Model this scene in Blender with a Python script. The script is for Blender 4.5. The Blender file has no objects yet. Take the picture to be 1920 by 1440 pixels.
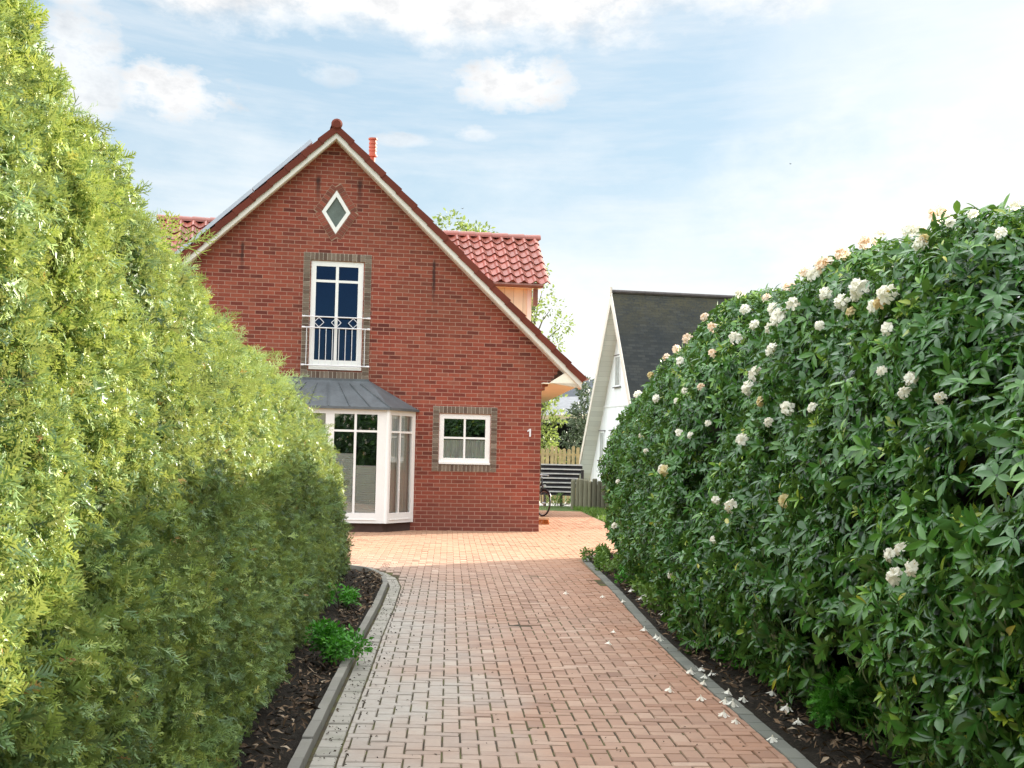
import bpy, math, random
import numpy as np
from mathutils import Vector, Matrix
from mathutils.geometry import tessellate_polygon

random.seed(7)
rng = np.random.default_rng(7)
SC = bpy.context.scene
COL = SC.collection
R = math.radians

# ------------------------------------------------------------------ helpers
class MB:
    """collects polygons, builds ONE mesh object"""
    def __init__(s):
        s.v = []; s.f = []; s.m = []; s.uv = []; s.t = []
    def face(s, pts, mat=0, uv=None, tint=0.5):
        n = len(s.v); s.v += [tuple(p) for p in pts]
        s.f.append(tuple(range(n, n + len(pts)))); s.m.append(mat); s.uv.append(uv); s.t.append(tint)
    def hexa(s, c, mat=0, tint=0.5):
        # c: 8 corners, bottom 0-3 ccw, top 4-7 ccw
        for q in ((3, 2, 1, 0), (4, 5, 6, 7), (0, 1, 5, 4), (1, 2, 6, 5), (2, 3, 7, 6), (3, 0, 4, 7)):
            s.face([c[i] for i in q], mat, None, tint)
    def box(s, x0, x1, y0, y1, z0, z1, mat=0, tint=0.5):
        s.hexa([(x0, y0, z0), (x1, y0, z0), (x1, y1, z0), (x0, y1, z0), (x0, y0, z1), (x1, y0, z1), (x1, y1, z1), (x0, y1, z1)], mat, tint)
    def bar(s, a, b, w, h, up=(0, 0, 1), mat=0, tint=0.5):
        a = Vector(a); b = Vector(b); d = (b - a).normalized()
        u = Vector(up); r = d.cross(u)
        if r.length < 1e-4: r = d.cross(Vector((1, 0, 0)))
        r.normalize(); u = r.cross(d)
        r *= w / 2; u *= h / 2
        s.hexa([a - r - u, a + r - u, b + r - u, b - r - u, a - r + u, a + r + u, b + r + u, b - r + u], mat, tint)
    def tube(s, pts, rad, n=8, mat=0, cap=True, tint=0.5, closed=False):
        pts = [Vector(p) for p in pts]
        if not isinstance(rad, (list, tuple)): rad = [rad] * len(pts)
        rings = []; prev = None
        L = len(pts)
        for i, p in enumerate(pts):
            if closed: d = pts[(i + 1) % L] - pts[i - 1]
            else: d = pts[min(i + 1, L - 1)] - pts[max(i - 1, 0)]
            d.normalize()
            ref = prev if prev is not None else (Vector((0, 0, 1)) if abs(d.z) < .9 else Vector((1, 0, 0)))
            a = ref - d * ref.dot(d)
            if a.length < 1e-5: a = Vector((1, 0, 0)) - d * d.x
            a.normalize(); prev = a; b = d.cross(a)
            rings.append([p + (a * math.cos(2 * math.pi * k / n) + b * math.sin(2 * math.pi * k / n)) * rad[i] for k in range(n)])
        m = L if closed else L - 1
        for i in range(m):
            r0 = rings[i]; r1 = rings[(i + 1) % L]
            for k in range(n):
                s.face([r0[k], r0[(k + 1) % n], r1[(k + 1) % n], r1[k]], mat, None, tint)
        if cap and not closed:
            s.face(rings[0][::-1], mat, None, tint); s.face(rings[-1], mat, None, tint)
    def prism(s, poly, y0, y1, mat=0, tint=0.5):
        """poly: (x,z) outline, extruded in y"""
        tri = tessellate_polygon([[Vector((p[0], p[1], 0)) for p in poly]])
        for t in tri:
            s.face([(poly[i][0], y0, poly[i][1]) for i in t], mat, None, tint)
            s.face([(poly[i][0], y1, poly[i][1]) for i in t[::-1]], mat, None, tint)
        n = len(poly)
        for i in range(n):
            a = poly[i]; b = poly[(i + 1) % n]
            s.face([(a[0], y0, a[1]), (b[0], y0, b[1]), (b[0], y1, b[1]), (a[0], y1, a[1])], mat, None, tint)
    def build(s, name, mats, parent=None, smooth=False, merge=False):
        me = bpy.data.meshes.new(name)
        me.from_pydata(s.v, [], s.f)
        if not isinstance(mats, (list, tuple)): mats = [mats]
        for m in mats: me.materials.append(m)
        me.polygons.foreach_set('material_index', s.m)
        if any(u is not None for u in s.uv):
            ul = me.uv_layers.new(name='UVMap')
            flat = []
            for f, u in zip(s.f, s.uv):
                for k in range(len(f)):
                    flat += list(u[k]) if u is not None else [0, 0]
            ul.data.foreach_set('uv', flat)
        at = me.attributes.new('tint', 'FLOAT', 'FACE'); at.data.foreach_set('value', s.t)
        if merge:
            import bmesh
            bm = bmesh.new(); bm.from_mesh(me)
            bmesh.ops.remove_doubles(bm, verts=bm.verts, dist=1e-4)
            bmesh.ops.recalc_face_normals(bm, faces=bm.faces)
            bm.to_mesh(me); bm.free()
        if smooth: me.polygons.foreach_set('use_smooth', [True] * len(me.polygons))
        me.update()
        return link(name, me, parent)

def link(name, me, parent=None):
    o = bpy.data.objects.new(name, me); COL.objects.link(o)
    if parent is not None: o.parent = parent
    return o

def tag(o, label=None, cat=None, group=None, kind=None):
    if label: o['label'] = label
    if cat: o['category'] = cat
    if group: o['group'] = group
    if kind: o['kind'] = kind
    return o

def empty(name, loc=(0, 0, 0), rz=0.0):
    o = bpy.data.objects.new(name, None); COL.objects.link(o)
    o.location = loc; o.rotation_euler = (0, 0, rz); o.empty_display_size = .2
    return o

def copy_tree(o, parent=None):
    c = o.copy(); COL.objects.link(c); c.parent = parent
    for ch in list(o.children): copy_tree(ch, c)
    return c

# ------------------------------------------------------------------ materials
class NT:
    def __init__(s, name):
        s.mat = bpy.data.materials.new(name); s.mat.use_nodes = True
        s.t = s.mat.node_tree; s.t.nodes.clear()
        s.out = s.t.nodes.new('ShaderNodeOutputMaterial')
    def n(s, typ, props=None, **inp):
        nd = s.t.nodes.new(typ)
        for k, v in (props or {}).items(): setattr(nd, k, v)
        for k, v in inp.items():
            key = k.replace('_', ' ')
            sock = nd.inputs[key] if key in nd.inputs else nd.inputs[int(k[1:])]
            s.set(sock, v)
        return nd
    def set(s, sock, v):
        if isinstance(v, bpy.types.NodeSocket): s.t.links.new(v, sock)
        elif isinstance(v, (tuple, list)) and len(v) == 3 and sock.type == 'RGBA': sock.default_value = (*v, 1)
        else: sock.default_value = v
    def ramp(s, fac, stops, interp='LINEAR'):
        r = s.t.nodes.new('ShaderNodeValToRGB'); r.color_ramp.interpolation = interp
        e = r.color_ramp.elements
        while len(e) < len(stops): e.new(0.5)
        for k, (p, c) in zip(e, stops):
            k.position = p; k.color = (*c, 1) if len(c) == 3 else c
        s.set(r.inputs['Fac'], fac); return r.outputs['Color']
    def mix(s, fac, a, b, mode='MIX'):
        m = s.n('ShaderNodeMix', {'data_type': 'RGBA', 'blend_type': mode})
        s.set(m.inputs[0], fac); s.set(m.inputs[6], a); s.set(m.inputs[7], b); return m.outputs[2]
    def math(s, op, a, b=0.0, clamp=False):
        m = s.n('ShaderNodeMath', {'operation': op, 'use_clamp': clamp}); s.set(m.inputs[0], a); s.set(m.inputs[1], b); return m.outputs[0]
    def obj(s): return s.n('ShaderNodeTexCoord').outputs['Object']
    def uv(s): return s.n('ShaderNodeTexCoord').outputs['UV']
    def noise(s, vec, scale, detail=4, rough=.55, out='Fac'):
        return s.n('ShaderNodeTexNoise', Vector=vec, Scale=scale, Detail=detail, Roughness=rough).outputs[out]
    def attr(s, name='tint'): return s.n('ShaderNodeAttribute', {'attribute_name': name}).outputs['Fac']
    def scale(s, vec, sc):
        return s.n('ShaderNodeMapping', Vector=vec, Scale=sc).outputs[0]
    def bump(s, h, strength=.4, dist=.01):
        return s.n('ShaderNodeBump', Height=h, Strength=strength, Distance=dist).outputs[0]
    def finish(s, color, rough=.6, normal=None, spec=.5, metal=0.0, trans=None, transw=0.0):
        p = s.n('ShaderNodeBsdfPrincipled')
        s.set(p.inputs['Base Color'], color); s.set(p.inputs['Roughness'], rough)
        s.set(p.inputs['Specular IOR Level'], spec); s.set(p.inputs['Metallic'], metal)
        if normal is not None: s.set(p.inputs['Normal'], normal)
        sh = p.outputs[0]
        if trans is not None:
            tb = s.n('ShaderNodeBsdfTranslucent', Color=trans)
            mx = s.n('ShaderNodeMixShader', Fac=transw); s.set(mx.inputs[1], sh); s.set(mx.inputs[2], tb.outputs[0]); sh = mx.outputs[0]
        s.t.links.new(sh, s.out.inputs['Surface'])
        return s.mat

def plain(name, col, rough=.6, var=.12, scale=6., bump=.15, spec=.4, metal=0.0, dist=.004):
    k = NT(name); o = k.obj()
    n = k.noise(o, scale, 5, .6); n2 = k.noise(o, scale * 9, 3, .6)
    f = k.math('ADD', k.math('MULTIPLY', n, .65), k.math('MULTIPLY', n2, .35))
    c = k.ramp(f, [(.3, tuple(x * (1 - var * 1.6) for x in col)), (.7, tuple(min(1, x * (1 + var)) for x in col))])
    return k.finish(c, rough, k.bump(n2, bump, dist), spec, metal)

def mat_brick():
    k = NT('brick_masonry'); uv = k.uv()
    wob = k.noise(uv, 7, 2, .5, 'Color')
    w = k.n('ShaderNodeVectorMath', {'operation': 'MULTIPLY_ADD'}); k.set(w.inputs[0], wob); k.set(w.inputs[1], (.006, .006, 0)); k.set(w.inputs[2], uv)
    def bt(off, msize, sm):
        b = k.n('ShaderNodeTexBrick', {'offset': .5, 'squash': 1.0}, Vector=w.outputs[0], Scale=1.0)
        b.inputs['Color1'].default_value = (0, 0, 0, 1); b.inputs['Color2'].default_value = (1, 1, 1, 1); b.inputs['Mortar'].default_value = (.5, .5, .5, 1)
        b.inputs['Mortar Size'].default_value = msize; b.inputs['Mortar Smooth'].default_value = sm; b.inputs['Bias'].default_value = 0
        b.inputs['Brick Width'].default_value = .245; b.inputs['Row Height'].default_value = .0803
        return b
    b = bt(.5, .0068, .2)
    tone = k.ramp(b.outputs['Color'], [(0, (.075, .020, .016)), (.12, (.15, .032, .023)), (.34, (.228, .048, .030)), (.64, (.272, .060, .036)), (.88, (.32, .080, .046)), (1, (.26, .09, .058))])
    big = k.noise(uv, .55, 4, .6)
    mid = k.noise(uv, 2.2, 4, .6)
    fine = k.noise(uv, 60, 3, .7)
    # weathering: darker, slightly mossy patches
    st = k.ramp(big, [(.42, (0, 0, 0)), (.72, (1, 1, 1))])
    tone = k.mix(k.math('MULTIPLY', st, .75), tone, (.14, .05, .028))
    tone = k.mix(k.math('MULTIPLY', k.ramp(mid, [(.45, (0, 0, 0)), (.7, (1, 1, 1))]), .28), tone, (.40, .105, .062))
    tone = k.mix(k.math('MULTIPLY', fine, .4), tone, (.17, .04, .022))
    # four soot streaks below the roof
    sep = k.n('ShaderNodeSeparateXYZ', Vector=uv)
    X, Z = sep.outputs[0], sep.outputs[1]
    streak = None
    for (cx, z0, z1, wd, amt) in ((-4.71, 6.62, 7.15, .05, .8), (-3.87, 6.60, 7.13, .055, .8), (-6.17, 5.1, 5.75, .035, .75), (-2.31, 4.65, 5.55, .035, .85)):
        jx = k.math('ADD', X, k.math('MULTIPLY', k.math('SUBTRACT', k.noise(uv, 9, 2), .5), .05))
        dx = k.math('DIVIDE', k.math('ABSOLUTE', k.math('SUBTRACT', jx, cx)), wd)
        gx = k.math('SUBTRACT', 1.35, dx, True)
        lo = k.math('MULTIPLY', k.math('SUBTRACT', Z, z0 - .1), 2.2, True)
        hi = k.math('MULTIPLY', k.math('SUBTRACT', z1, Z), 9., True)
        g = k.math('MULTIPLY', k.math('MULTIPLY', gx, k.math('MULTIPLY', lo, hi)), amt)
        streak = g if streak is None else k.math('MAXIMUM', streak, g)
    low = k.math('MULTIPLY', k.math('SUBTRACT', k.math('ADD', .55, k.math('MULTIPLY', mid, .6)), Z), 1.6, True)
    tone = k.mix(k.math('MULTIPLY', low, .5), tone, (.16, .05, .035))
    vs = k.noise(k.scale(uv, (5., .35, 1)), 1.6, 4, .6)
    tone = k.mix(k.math('MULTIPLY', k.ramp(vs, [(.5, (0, 0, 0)), (.75, (1, 1, 1))]), .4), tone, (.15, .045, .03))
    mort = k.mix(k.noise(uv, 12, 3), (.42, .23, .165), (.31, .165, .12))
    mort = k.mix(k.math('MULTIPLY', st, .5), mort, (.19, .14, .095))
    c = k.mix(b.outputs['Fac'], tone, mort)
    c = k.mix(streak, c, (.03, .016, .014))
    h = k.math('ADD', k.math('SUBTRACT', 1.0, b.outputs['Fac']), k.math('MULTIPLY', fine, .25))
    return k.finish(c, .85, k.bump(h, .6, .006), .25)

def mat_leafy(name, stops, rough, transw, gloss=.5, under=None, through=None):
    """foliage: colour varies from leaf to leaf with the stored random value"""
    k = NT(name); t = k.attr()
    c = k.ramp(t, stops)
    c = k.mix(k.math('MULTIPLY', k.noise(k.obj(), 2.3, 3), .25), c, tuple(x * .6 for x in stops[0][1]))
    if under is not None:
        bf = k.n('ShaderNodeNewGeometry').outputs['Backfacing']
        c = k.mix(k.math('MULTIPLY', bf, .8), c, under)
    tr = k.mix(.5, c, through or stops[-2][1])
    return k.finish(c, rough, None, gloss, 0.0, tr, transw)

def mat_pavers():
    k = NT('clay_and_concrete_pavers'); t = k.attr(); o = k.obj()
    sep = k.n('ShaderNodeSeparateXYZ', Vector=o)
    n = k.noise(o, .9, 4, .6); n2 = k.noise(o, 40, 4, .7); n3 = k.noise(o, 6, 4, .65)
    red = k.ramp(t, [(0, (.20, .110, .072)), (.35, (.285, .168, .112)), (.7, (.34, .215, .148)), (1, (.41, .295, .22))])
    # worn: left lane greyer, right edge a warmer clay
    side = k.math('ADD', k.math('MULTIPLY', sep.outputs[0], .42), k.math('MULTIPLY', k.math('ADD', sep.outputs[1], -7.), .029))
    side = k.math('ADD', side, k.math('MULTIPLY', k.math('SUBTRACT', n, .5), .9))
    gl = k.math('MULTIPLY', k.math('SUBTRACT', .20, side), 1.9, True)
    gl = k.math('MULTIPLY', gl, k.math('MULTIPLY', k.math('SUBTRACT', 20., sep.outputs[1]), .2, True))
    c = k.mix(k.math('MULTIPLY', gl, .85), red, (.345, .325, .285))
    orr = k.math('MULTIPLY', k.math('SUBTRACT', side, .42), 2.2, True)
    c = k.mix(k.math('MULTIPLY', orr, .7), c, (.33, .15, .075))
    far = k.math('MULTIPLY', k.math('SUBTRACT', sep.outputs[1], 19.2), .3, True)
    c = k.mix(k.math('MULTIPLY', far, .6), c, (.37, .195, .10))
    c = k.mix(k.math('MULTIPLY', k.ramp(n3, [(.5, (0, 0, 0)), (.75, (1, 1, 1))]), .35), c, (.20, .135, .10))
    c = k.mix(k.math('MULTIPLY', k.math('SUBTRACT', n2, .35), .7, True), c, (.16, .12, .10))
    return k.finish(c, .75, k.bump(n2, .5, .003), .3)

def mat_soil():
    k = NT('dark_bed_soil'); o = k.obj()
    n = k.noise(o, 30, 6, .75); n2 = k.noise(o, 5, 4)
    c = k.ramp(n, [(.3, (.008, .007, .006)), (.55, (.024, .018, .014)), (.75, (.07, .052, .04))])
    c = k.mix(k.math('MULTIPLY', n2, .4), c, (.03, .028, .014))
    return k.finish(c, .95, k.bump(n, 1., .03), .15)

def mat_tiles(name, base, dark, rough=.38, sp=.5):
    k = NT(name); o = k.obj(); t = k.attr()
    n = k.noise(o, 1.6, 4, .6); n2 = k.noise(o, 35, 4, .65)
    c = k.ramp(t, [(0, tuple(x * .8 for x in base)), (1, tuple(min(1, x * 1.15) for x in base))])
    c = k.mix(k.math('MULTIPLY', k.ramp(n, [(.45, (0, 0, 0)), (.75, (1, 1, 1))]), .45), c, dark)
    c = k.mix(k.math('MULTIPLY', n2, .3), c, tuple(x * .5 for x in base))
    return k.finish(c, rough, k.bump(n2, .25, .004), sp)

def mat_mossroof():
    k = NT('mossy_dark_shingles'); uv = k.uv(); o = k.obj()
    b = k.n('ShaderNodeTexBrick', {'offset': .5}, Vector=uv, Scale=1.0)
    b.inputs['Color1'].default_value = (0, 0, 0, 1); b.inputs['Color2'].default_value = (1, 1, 1, 1); b.inputs['Mortar'].default_value = (0, 0, 0, 1)
    b.inputs['Brick Width'].default_value = .24; b.inputs['Row Height'].default_value = .10; b.inputs['Mortar Size'].default_value = .008
    c = k.ramp(b.outputs['Color'], [(0, (.013, .017, .018)), (.6, (.020, .025, .026)), (1, (.034, .038, .036))])
    n = k.noise(uv, 1.3, 5, .65); n3 = k.noise(uv, 14, 4, .7)
    sep = k.n('ShaderNodeSeparateXYZ', Vector=uv)
    up = k.math('MULTIPLY', k.math('SUBTRACT', sep.outputs[1], 5.4), .55, True)
    mf = k.math('MULTIPLY', k.math('ADD', k.math('MULTIPLY', up, .75), .12), k.ramp(k.math('ADD', k.math('MULTIPLY', n, .5), k.math('MULTIPLY', n3, .5)), [(.40, (0, 0, 0)), (.58, (1, 1, 1))]), True)
    c = k.mix(mf, c, (.055, .050, .024))
    c = k.mix(k.ramp(n3, [(.66, (0, 0, 0)), (.72, (1, 1, 1))]), c, (.055, .055, .045))
    h = k.math('SUBTRACT', 1.0, b.outputs['Fac'])
    return k.finish(c, .8, k.bump(h, .5, .01), .3)

def mat_boards(name, col, width, gap=.035, axis=0, rough=.55, var=.08, dark=.35):
    k = NT(name); o = k.obj(); sep = k.n('ShaderNodeSeparateXYZ', Vector=o)
    x = k.math('DIVIDE', sep.outputs[axis], width)
    fr = k.math('FRACT', x); fl = k.math('FLOOR', x)
    g = k.math('LESS_THAN', fr, gap)
    wn = k.n('ShaderNodeTexWhiteNoise', {'noise_dimensions': '1D'}); k.set(wn.inputs['W'], fl)
    sc = [9, 9, 9]; sc[2 if axis != 2 else 0] = .8
    gr = k.noise(k.scale(o, tuple(sc)), 4, 5, .65)
    f = k.math('ADD', k.math('MULTIPLY', wn.outputs[0], .5), k.math('MULTIPLY', gr, .5))
    c = k.ramp(f, [(.2, tuple(x * (1 - 2 * var) for x in col)), (.8, tuple(min(1, x * (1 + var)) for x in col))])
    c = k.mix(g, c, tuple(x * dark for x in col))
    h = k.math('ADD', k.math('SUBTRACT', 1., g), k.math('MULTIPLY', gr, .2))
    return k.finish(c, rough, k.bump(h, .5, .008), .35)

def mat_glass(name, refl=.16, tint=(.99, 1, .99), gloss_tint=(1, 1, 1)):
    k = NT(name)
    fr = k.n('ShaderNodeFresnel', IOR=1.5)
    f = k.math('ADD', k.math('MULTIPLY', fr.outputs[0], 1.0), refl, True)
    nb = k.noise(k.obj(), 1.1, 2, .5)
    tr = k.n('ShaderNodeBsdfTransparent', Color=tint)
    gl = k.n('ShaderNodeBsdfGlossy', Color=gloss_tint, Roughness=.0); k.set(gl.inputs['Normal'], k.bump(nb, .03, .02))
    mx = k.n('ShaderNodeMixShader', Fac=f); k.set(mx.inputs[1], tr.outputs[0]); k.set(mx.inputs[2], gl.outputs[0])
    k.t.links.new(mx.outputs[0], k.out.inputs['Surface']); return k.mat

def mat_cloth(name, col, period, axis=0, transw=.35):
    k = NT(name); o = k.obj(); n = k.noise(o, 5, 3)
    c = k.mix(k.math('MULTIPLY', n, .25), col, tuple(x * .7 for x in col))
    return k.finish(c, .9, None, .1, 0, c, transw)

M = {}
M['brick'] = mat_brick()
M['brown_brick'] = None
def mat_trimbrick():
    k = NT('grey_brown_trim_bricks'); t = k.attr(); o = k.obj(); n = k.noise(o, 40, 4, .7)
    c = k.ramp(t, [(0, (.11, .068, .05)), (.4, (.155, .11, .08)), (.8, (.20, .15, .11)), (1, (.26, .20, .15))])
    c = k.mix(k.math('MULTIPLY', n, .45), c, (.07, .052, .036))
    return k.finish(c, .85, k.bump(n, .4, .004), .25)
M['brown_brick'] = mat_trimbrick()
def mat_diabrick():
    k = NT('red_soldier_bricks'); t = k.attr(); o = k.obj(); n = k.noise(o, 40, 4, .7)
    c = k.ramp(t, [(0, (.15, .05, .035)), (1, (.31, .085, .055))])
    c = k.mix(k.math('MULTIPLY', n, .4), c, (.13, .05, .03))
    return k.finish(c, .85, k.bump(n, .4, .004), .25)
M['dia_brick'] = mat_diabrick()
M['mortar'] = plain('mortar', (.36, .24, .165), .9, .2, 12)
M['mortar_grey'] = plain('grey_mortar', (.50, .43, .34), .9, .2, 12)
M['white'] = plain('white_window_paint', (.80, .78, .73), .4, .04, 2, .05)
M['barge'] = plain('weathered_white_board', (.70, .65, .57), .5, .08, 2.5, .1)
M['cream'] = mat_boards('cream_boards', (.82, .71, .48), .22, .03, 0)
M['cream_plain'] = plain('cream_board', (.86, .80, .66), .55, .06, 3, .08)
M['tile'] = mat_tiles('red_clay_pantiles', (.33, .092, .060), (.22, .10, .07))
M['verge'] = mat_tiles('brown_red_verge_tiles', (.16, .040, .025), (.10, .03, .02), .8, .15)
M['zinc'] = plain('grey_zinc_sheet', (.105, .115, .12), .5, .25, 3, .15, .5)
M['glass'] = mat_glass('window_glass')
M['glass_blue'] = mat_glass('sky_tinted_window_glass', .035, (.22, .30, .5), (.14, .27, .52))  # reflected sky blue put into the pane's tint and gloss colour
M['frosted'] = plain('frosted_pane', (.13, .155, .135), .6, .2, 5, .1, .2)
M['blind'] = mat_boards('pleated_blind', (.90, .94, .84), .02, .18, 2, .8, .03, .8)
M['net'] = mat_cloth('net_curtain', (.88, .90, .80), .05, 0, .12)
M['steel'] = plain('white_painted_steel', (.72, .70, .70), .35, .05, 8, .03)
M['terracotta'] = plain('terracotta_pipe', (.45, .12, .07), .6, .15, 8)
M['panel'] = plain('solar_panel_glass', (.03, .04, .06), .12, .1, 3, .02, .6)
M['alu'] = plain('aluminium_rim', (.55, .56, .58), .35, .06, 8, .05, .5, .6)
M['dark_room'] = plain('dark_room', (.05, .05, .055), .9)
M['plinth'] = plain('dark_plinth', (.07, .04, .03), .9, .2, 8)
M['gutter'] = plain('brown_gutter', (.20, .085, .055), .5, .15, 5)
M['pavers'] = mat_pavers()
def mat_joint():
    k = NT('mossy_joint_sand'); o = k.obj(); n = k.noise(o, 3, 5, .65); n2 = k.noise(o, 60, 3)
    c = k.ramp(n, [(.35, (.032, .024, .018)), (.5, (.060, .050, .022)), (.62, (.085, .088, .022))])
    c = k.mix(k.math('MULTIPLY', n2, .4), c, (.05, .04, .03))
    sp = k.n('ShaderNodeSeparateXYZ', Vector=o)
    c = k.mix(k.math('MULTIPLY', k.math('SUBTRACT', sp.outputs[1], 18.8), .35, True), c, (.24, .14, .085))
    return k.finish(c, .95, k.bump(n2, .5, .004), .2)
M['joint'] = mat_joint()
def mat_border(name, a, b):
    k = NT(name); t = k.attr(); o = k.obj(); n = k.noise(o, 45, 4, .7); n2 = k.noise(o, 3.5, 4, .6)
    c = k.mix(t, a, b)
    c = k.mix(k.math('MULTIPLY', n, .45), c, tuple(x * .5 for x in a))
    c = k.mix(k.math('MULTIPLY', k.ramp(n2, [(.5, (0, 0, 0)), (.7, (1, 1, 1))]), .4), c, (.14, .145, .10))
    return k.finish(c, .85, k.bump(n, .5, .003), .25)
M['border'] = mat_border('grey_border_pavers', (.27, .25, .21), (.37, .34, .29))
M['kerb'] = mat_border('concrete_kerb', (.19, .18, .155), (.27, .255, .215))
M['edging'] = mat_border('dark_stone_edging', (.125, .13, .11), (.185, .185, .155))
M['soil'] = mat_soil()
M['pale_path'] = plain('pale_sandy_path', (.55, .52, .45), .9, .15, 4)
def mat_lawn():
    k = NT('meadow_ground'); o = k.obj(); n = k.noise(o, .8, 5, .6); n2 = k.noise(o, 25, 4, .7)
    c = k.ramp(n, [(.3, (.05, .085, .02)), (.7, (.09, .14, .03))]); c = k.mix(k.math('MULTIPLY', n2, .5), c, (.04, .06, .015))
    return k.finish(c, .9, k.bump(n2, .8, .03), .2)
M['lawn'] = mat_lawn()
M['moss'] = mat_mossroof()
M['aframe_wall'] = mat_boards('white_vertical_boards', (.80, .845, .85), .16, .03, 1, .5, .04, .6)
M['aframe_soffit'] = mat_boards('cream_lapped_boards', (.66, .69, .62), .16, .05, 2, .5, .05, .7)
M['aframe_trim'] = plain('white_cottage_trim', (.80, .84, .84), .5, .05, 3)
M['dark_board'] = plain('weathered_dark_board', (.075, .065, .062), .7, .3, 5, .3)
M['palisade'] = mat_boards('half_log_palisade', (.20, .195, .13), .9, .0, 0, .9, .35)
M['yellow_wood'] = plain('sunbleached_boards', (.46, .36, .17), .8, .3, 6, .3)
M['shed_wood'] = plain('dark_shed_boards', (.022, .020, .022), .8, .2, 4)
M['felt'] = plain('grey_roof_felt', (.20, .21, .225), .8, .2, 5)
M['slate'] = mat_boards('dark_slate_courses', (.075, .085, .10), .22, .06, 2, .6, .2)
M['bark'] = plain('tree_bark', (.11, .085, .06), .9, .3, 14, .8)
M['core'] = plain('dark_inner_shade', (.028, .024, .014), .95, .4, 9, .8, .1)  # dark colour stands for the shade deep inside the hedges
M['rubber'] = plain('black_rubber', (.025, .025, .027), .6, .1, 10)
M['bike_paint'] = plain('dark_bicycle_paint', (.05, .052, .06), .3, .1, 5)
M['straw'] = plain('orange_broom_bristles', (.55, .20, .05), .9, .3, 30, .6)
M['handle_wood'] = plain('pale_wood_handle', (.60, .47, .30), .6, .15, 8)
M['bird'] = plain('dark_feathers', (.05, .045, .045), .8, .1, 20)
M['conifer'] = mat_leafy('conifer_sprays', [(0, (.032, .080, .040)), (.35, (.155, .265, .082)), (.7, (.34, .455, .10)), (.96, (.52, .58, .14)), (1, (.42, .24, .08))], .44, .26, .36, None, (.46, .42, .10))
M['rhodo'] = mat_leafy('rhododendron_leaves', [(0, (.015, .055, .010)), (.5, (.038, .128, .018)), (.85, (.10, .235, .032)), (.95, (.22, .37, .045)), (1, (.36, .34, .03))], .25, .19, .38, (.05, .12, .03))
M['bright_leaf'] = mat_leafy('bright_green_leaves', [(0, (.04, .17, .012)), (.6, (.08, .30, .02)), (1, (.14, .38, .035))], .5, .28, .4)
M['weed_leaf'] = mat_leafy('weed_leaves', [(0, (.06, .13, .02)), (.6, (.14, .25, .035)), (1, (.23, .34, .05))], .5, .28, .4)
M['tree_leaf'] = mat_leafy('tree_leaves', [(0, (.12, .17, .04)), (.6, (.22, .28, .07)), (1, (.32, .35, .10))], .5, .45, .4)
M['grey_leaf'] = mat_leafy('grey_green_leaves', [(0, (.06, .085, .045)), (.6, (.10, .135, .075)), (1, (.16, .20, .11))], .5, .25, .45)
M['litter'] = plain('dead_leaf', (.10, .065, .04), .9, .4, 30)
def mat_petal(name, stops):
    k = NT(name); c = k.ramp(k.attr(), stops)
    return k.finish(c, .55, None, .25, 0, c, .42)
M['petal'] = mat_petal('white_petals', [(0, (.86, .82, .70)), (.8, (.92, .90, .81)), (.93, (.86, .80, .66)), (1, (.62, .45, .14))])
M['petal_pink'] = mat_petal('peach_petals', [(0, (.90, .72, .54)), (.6, (.92, .80, .68)), (.9, (.84, .62, .40)), (1, (.60, .36, .12))])
M['petal_old'] = mat_petal('fading_yellow_petals', [(0, (.66, .55, .22)), (.5, (.75, .66, .40)), (1, (.52, .27, .06))])

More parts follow.
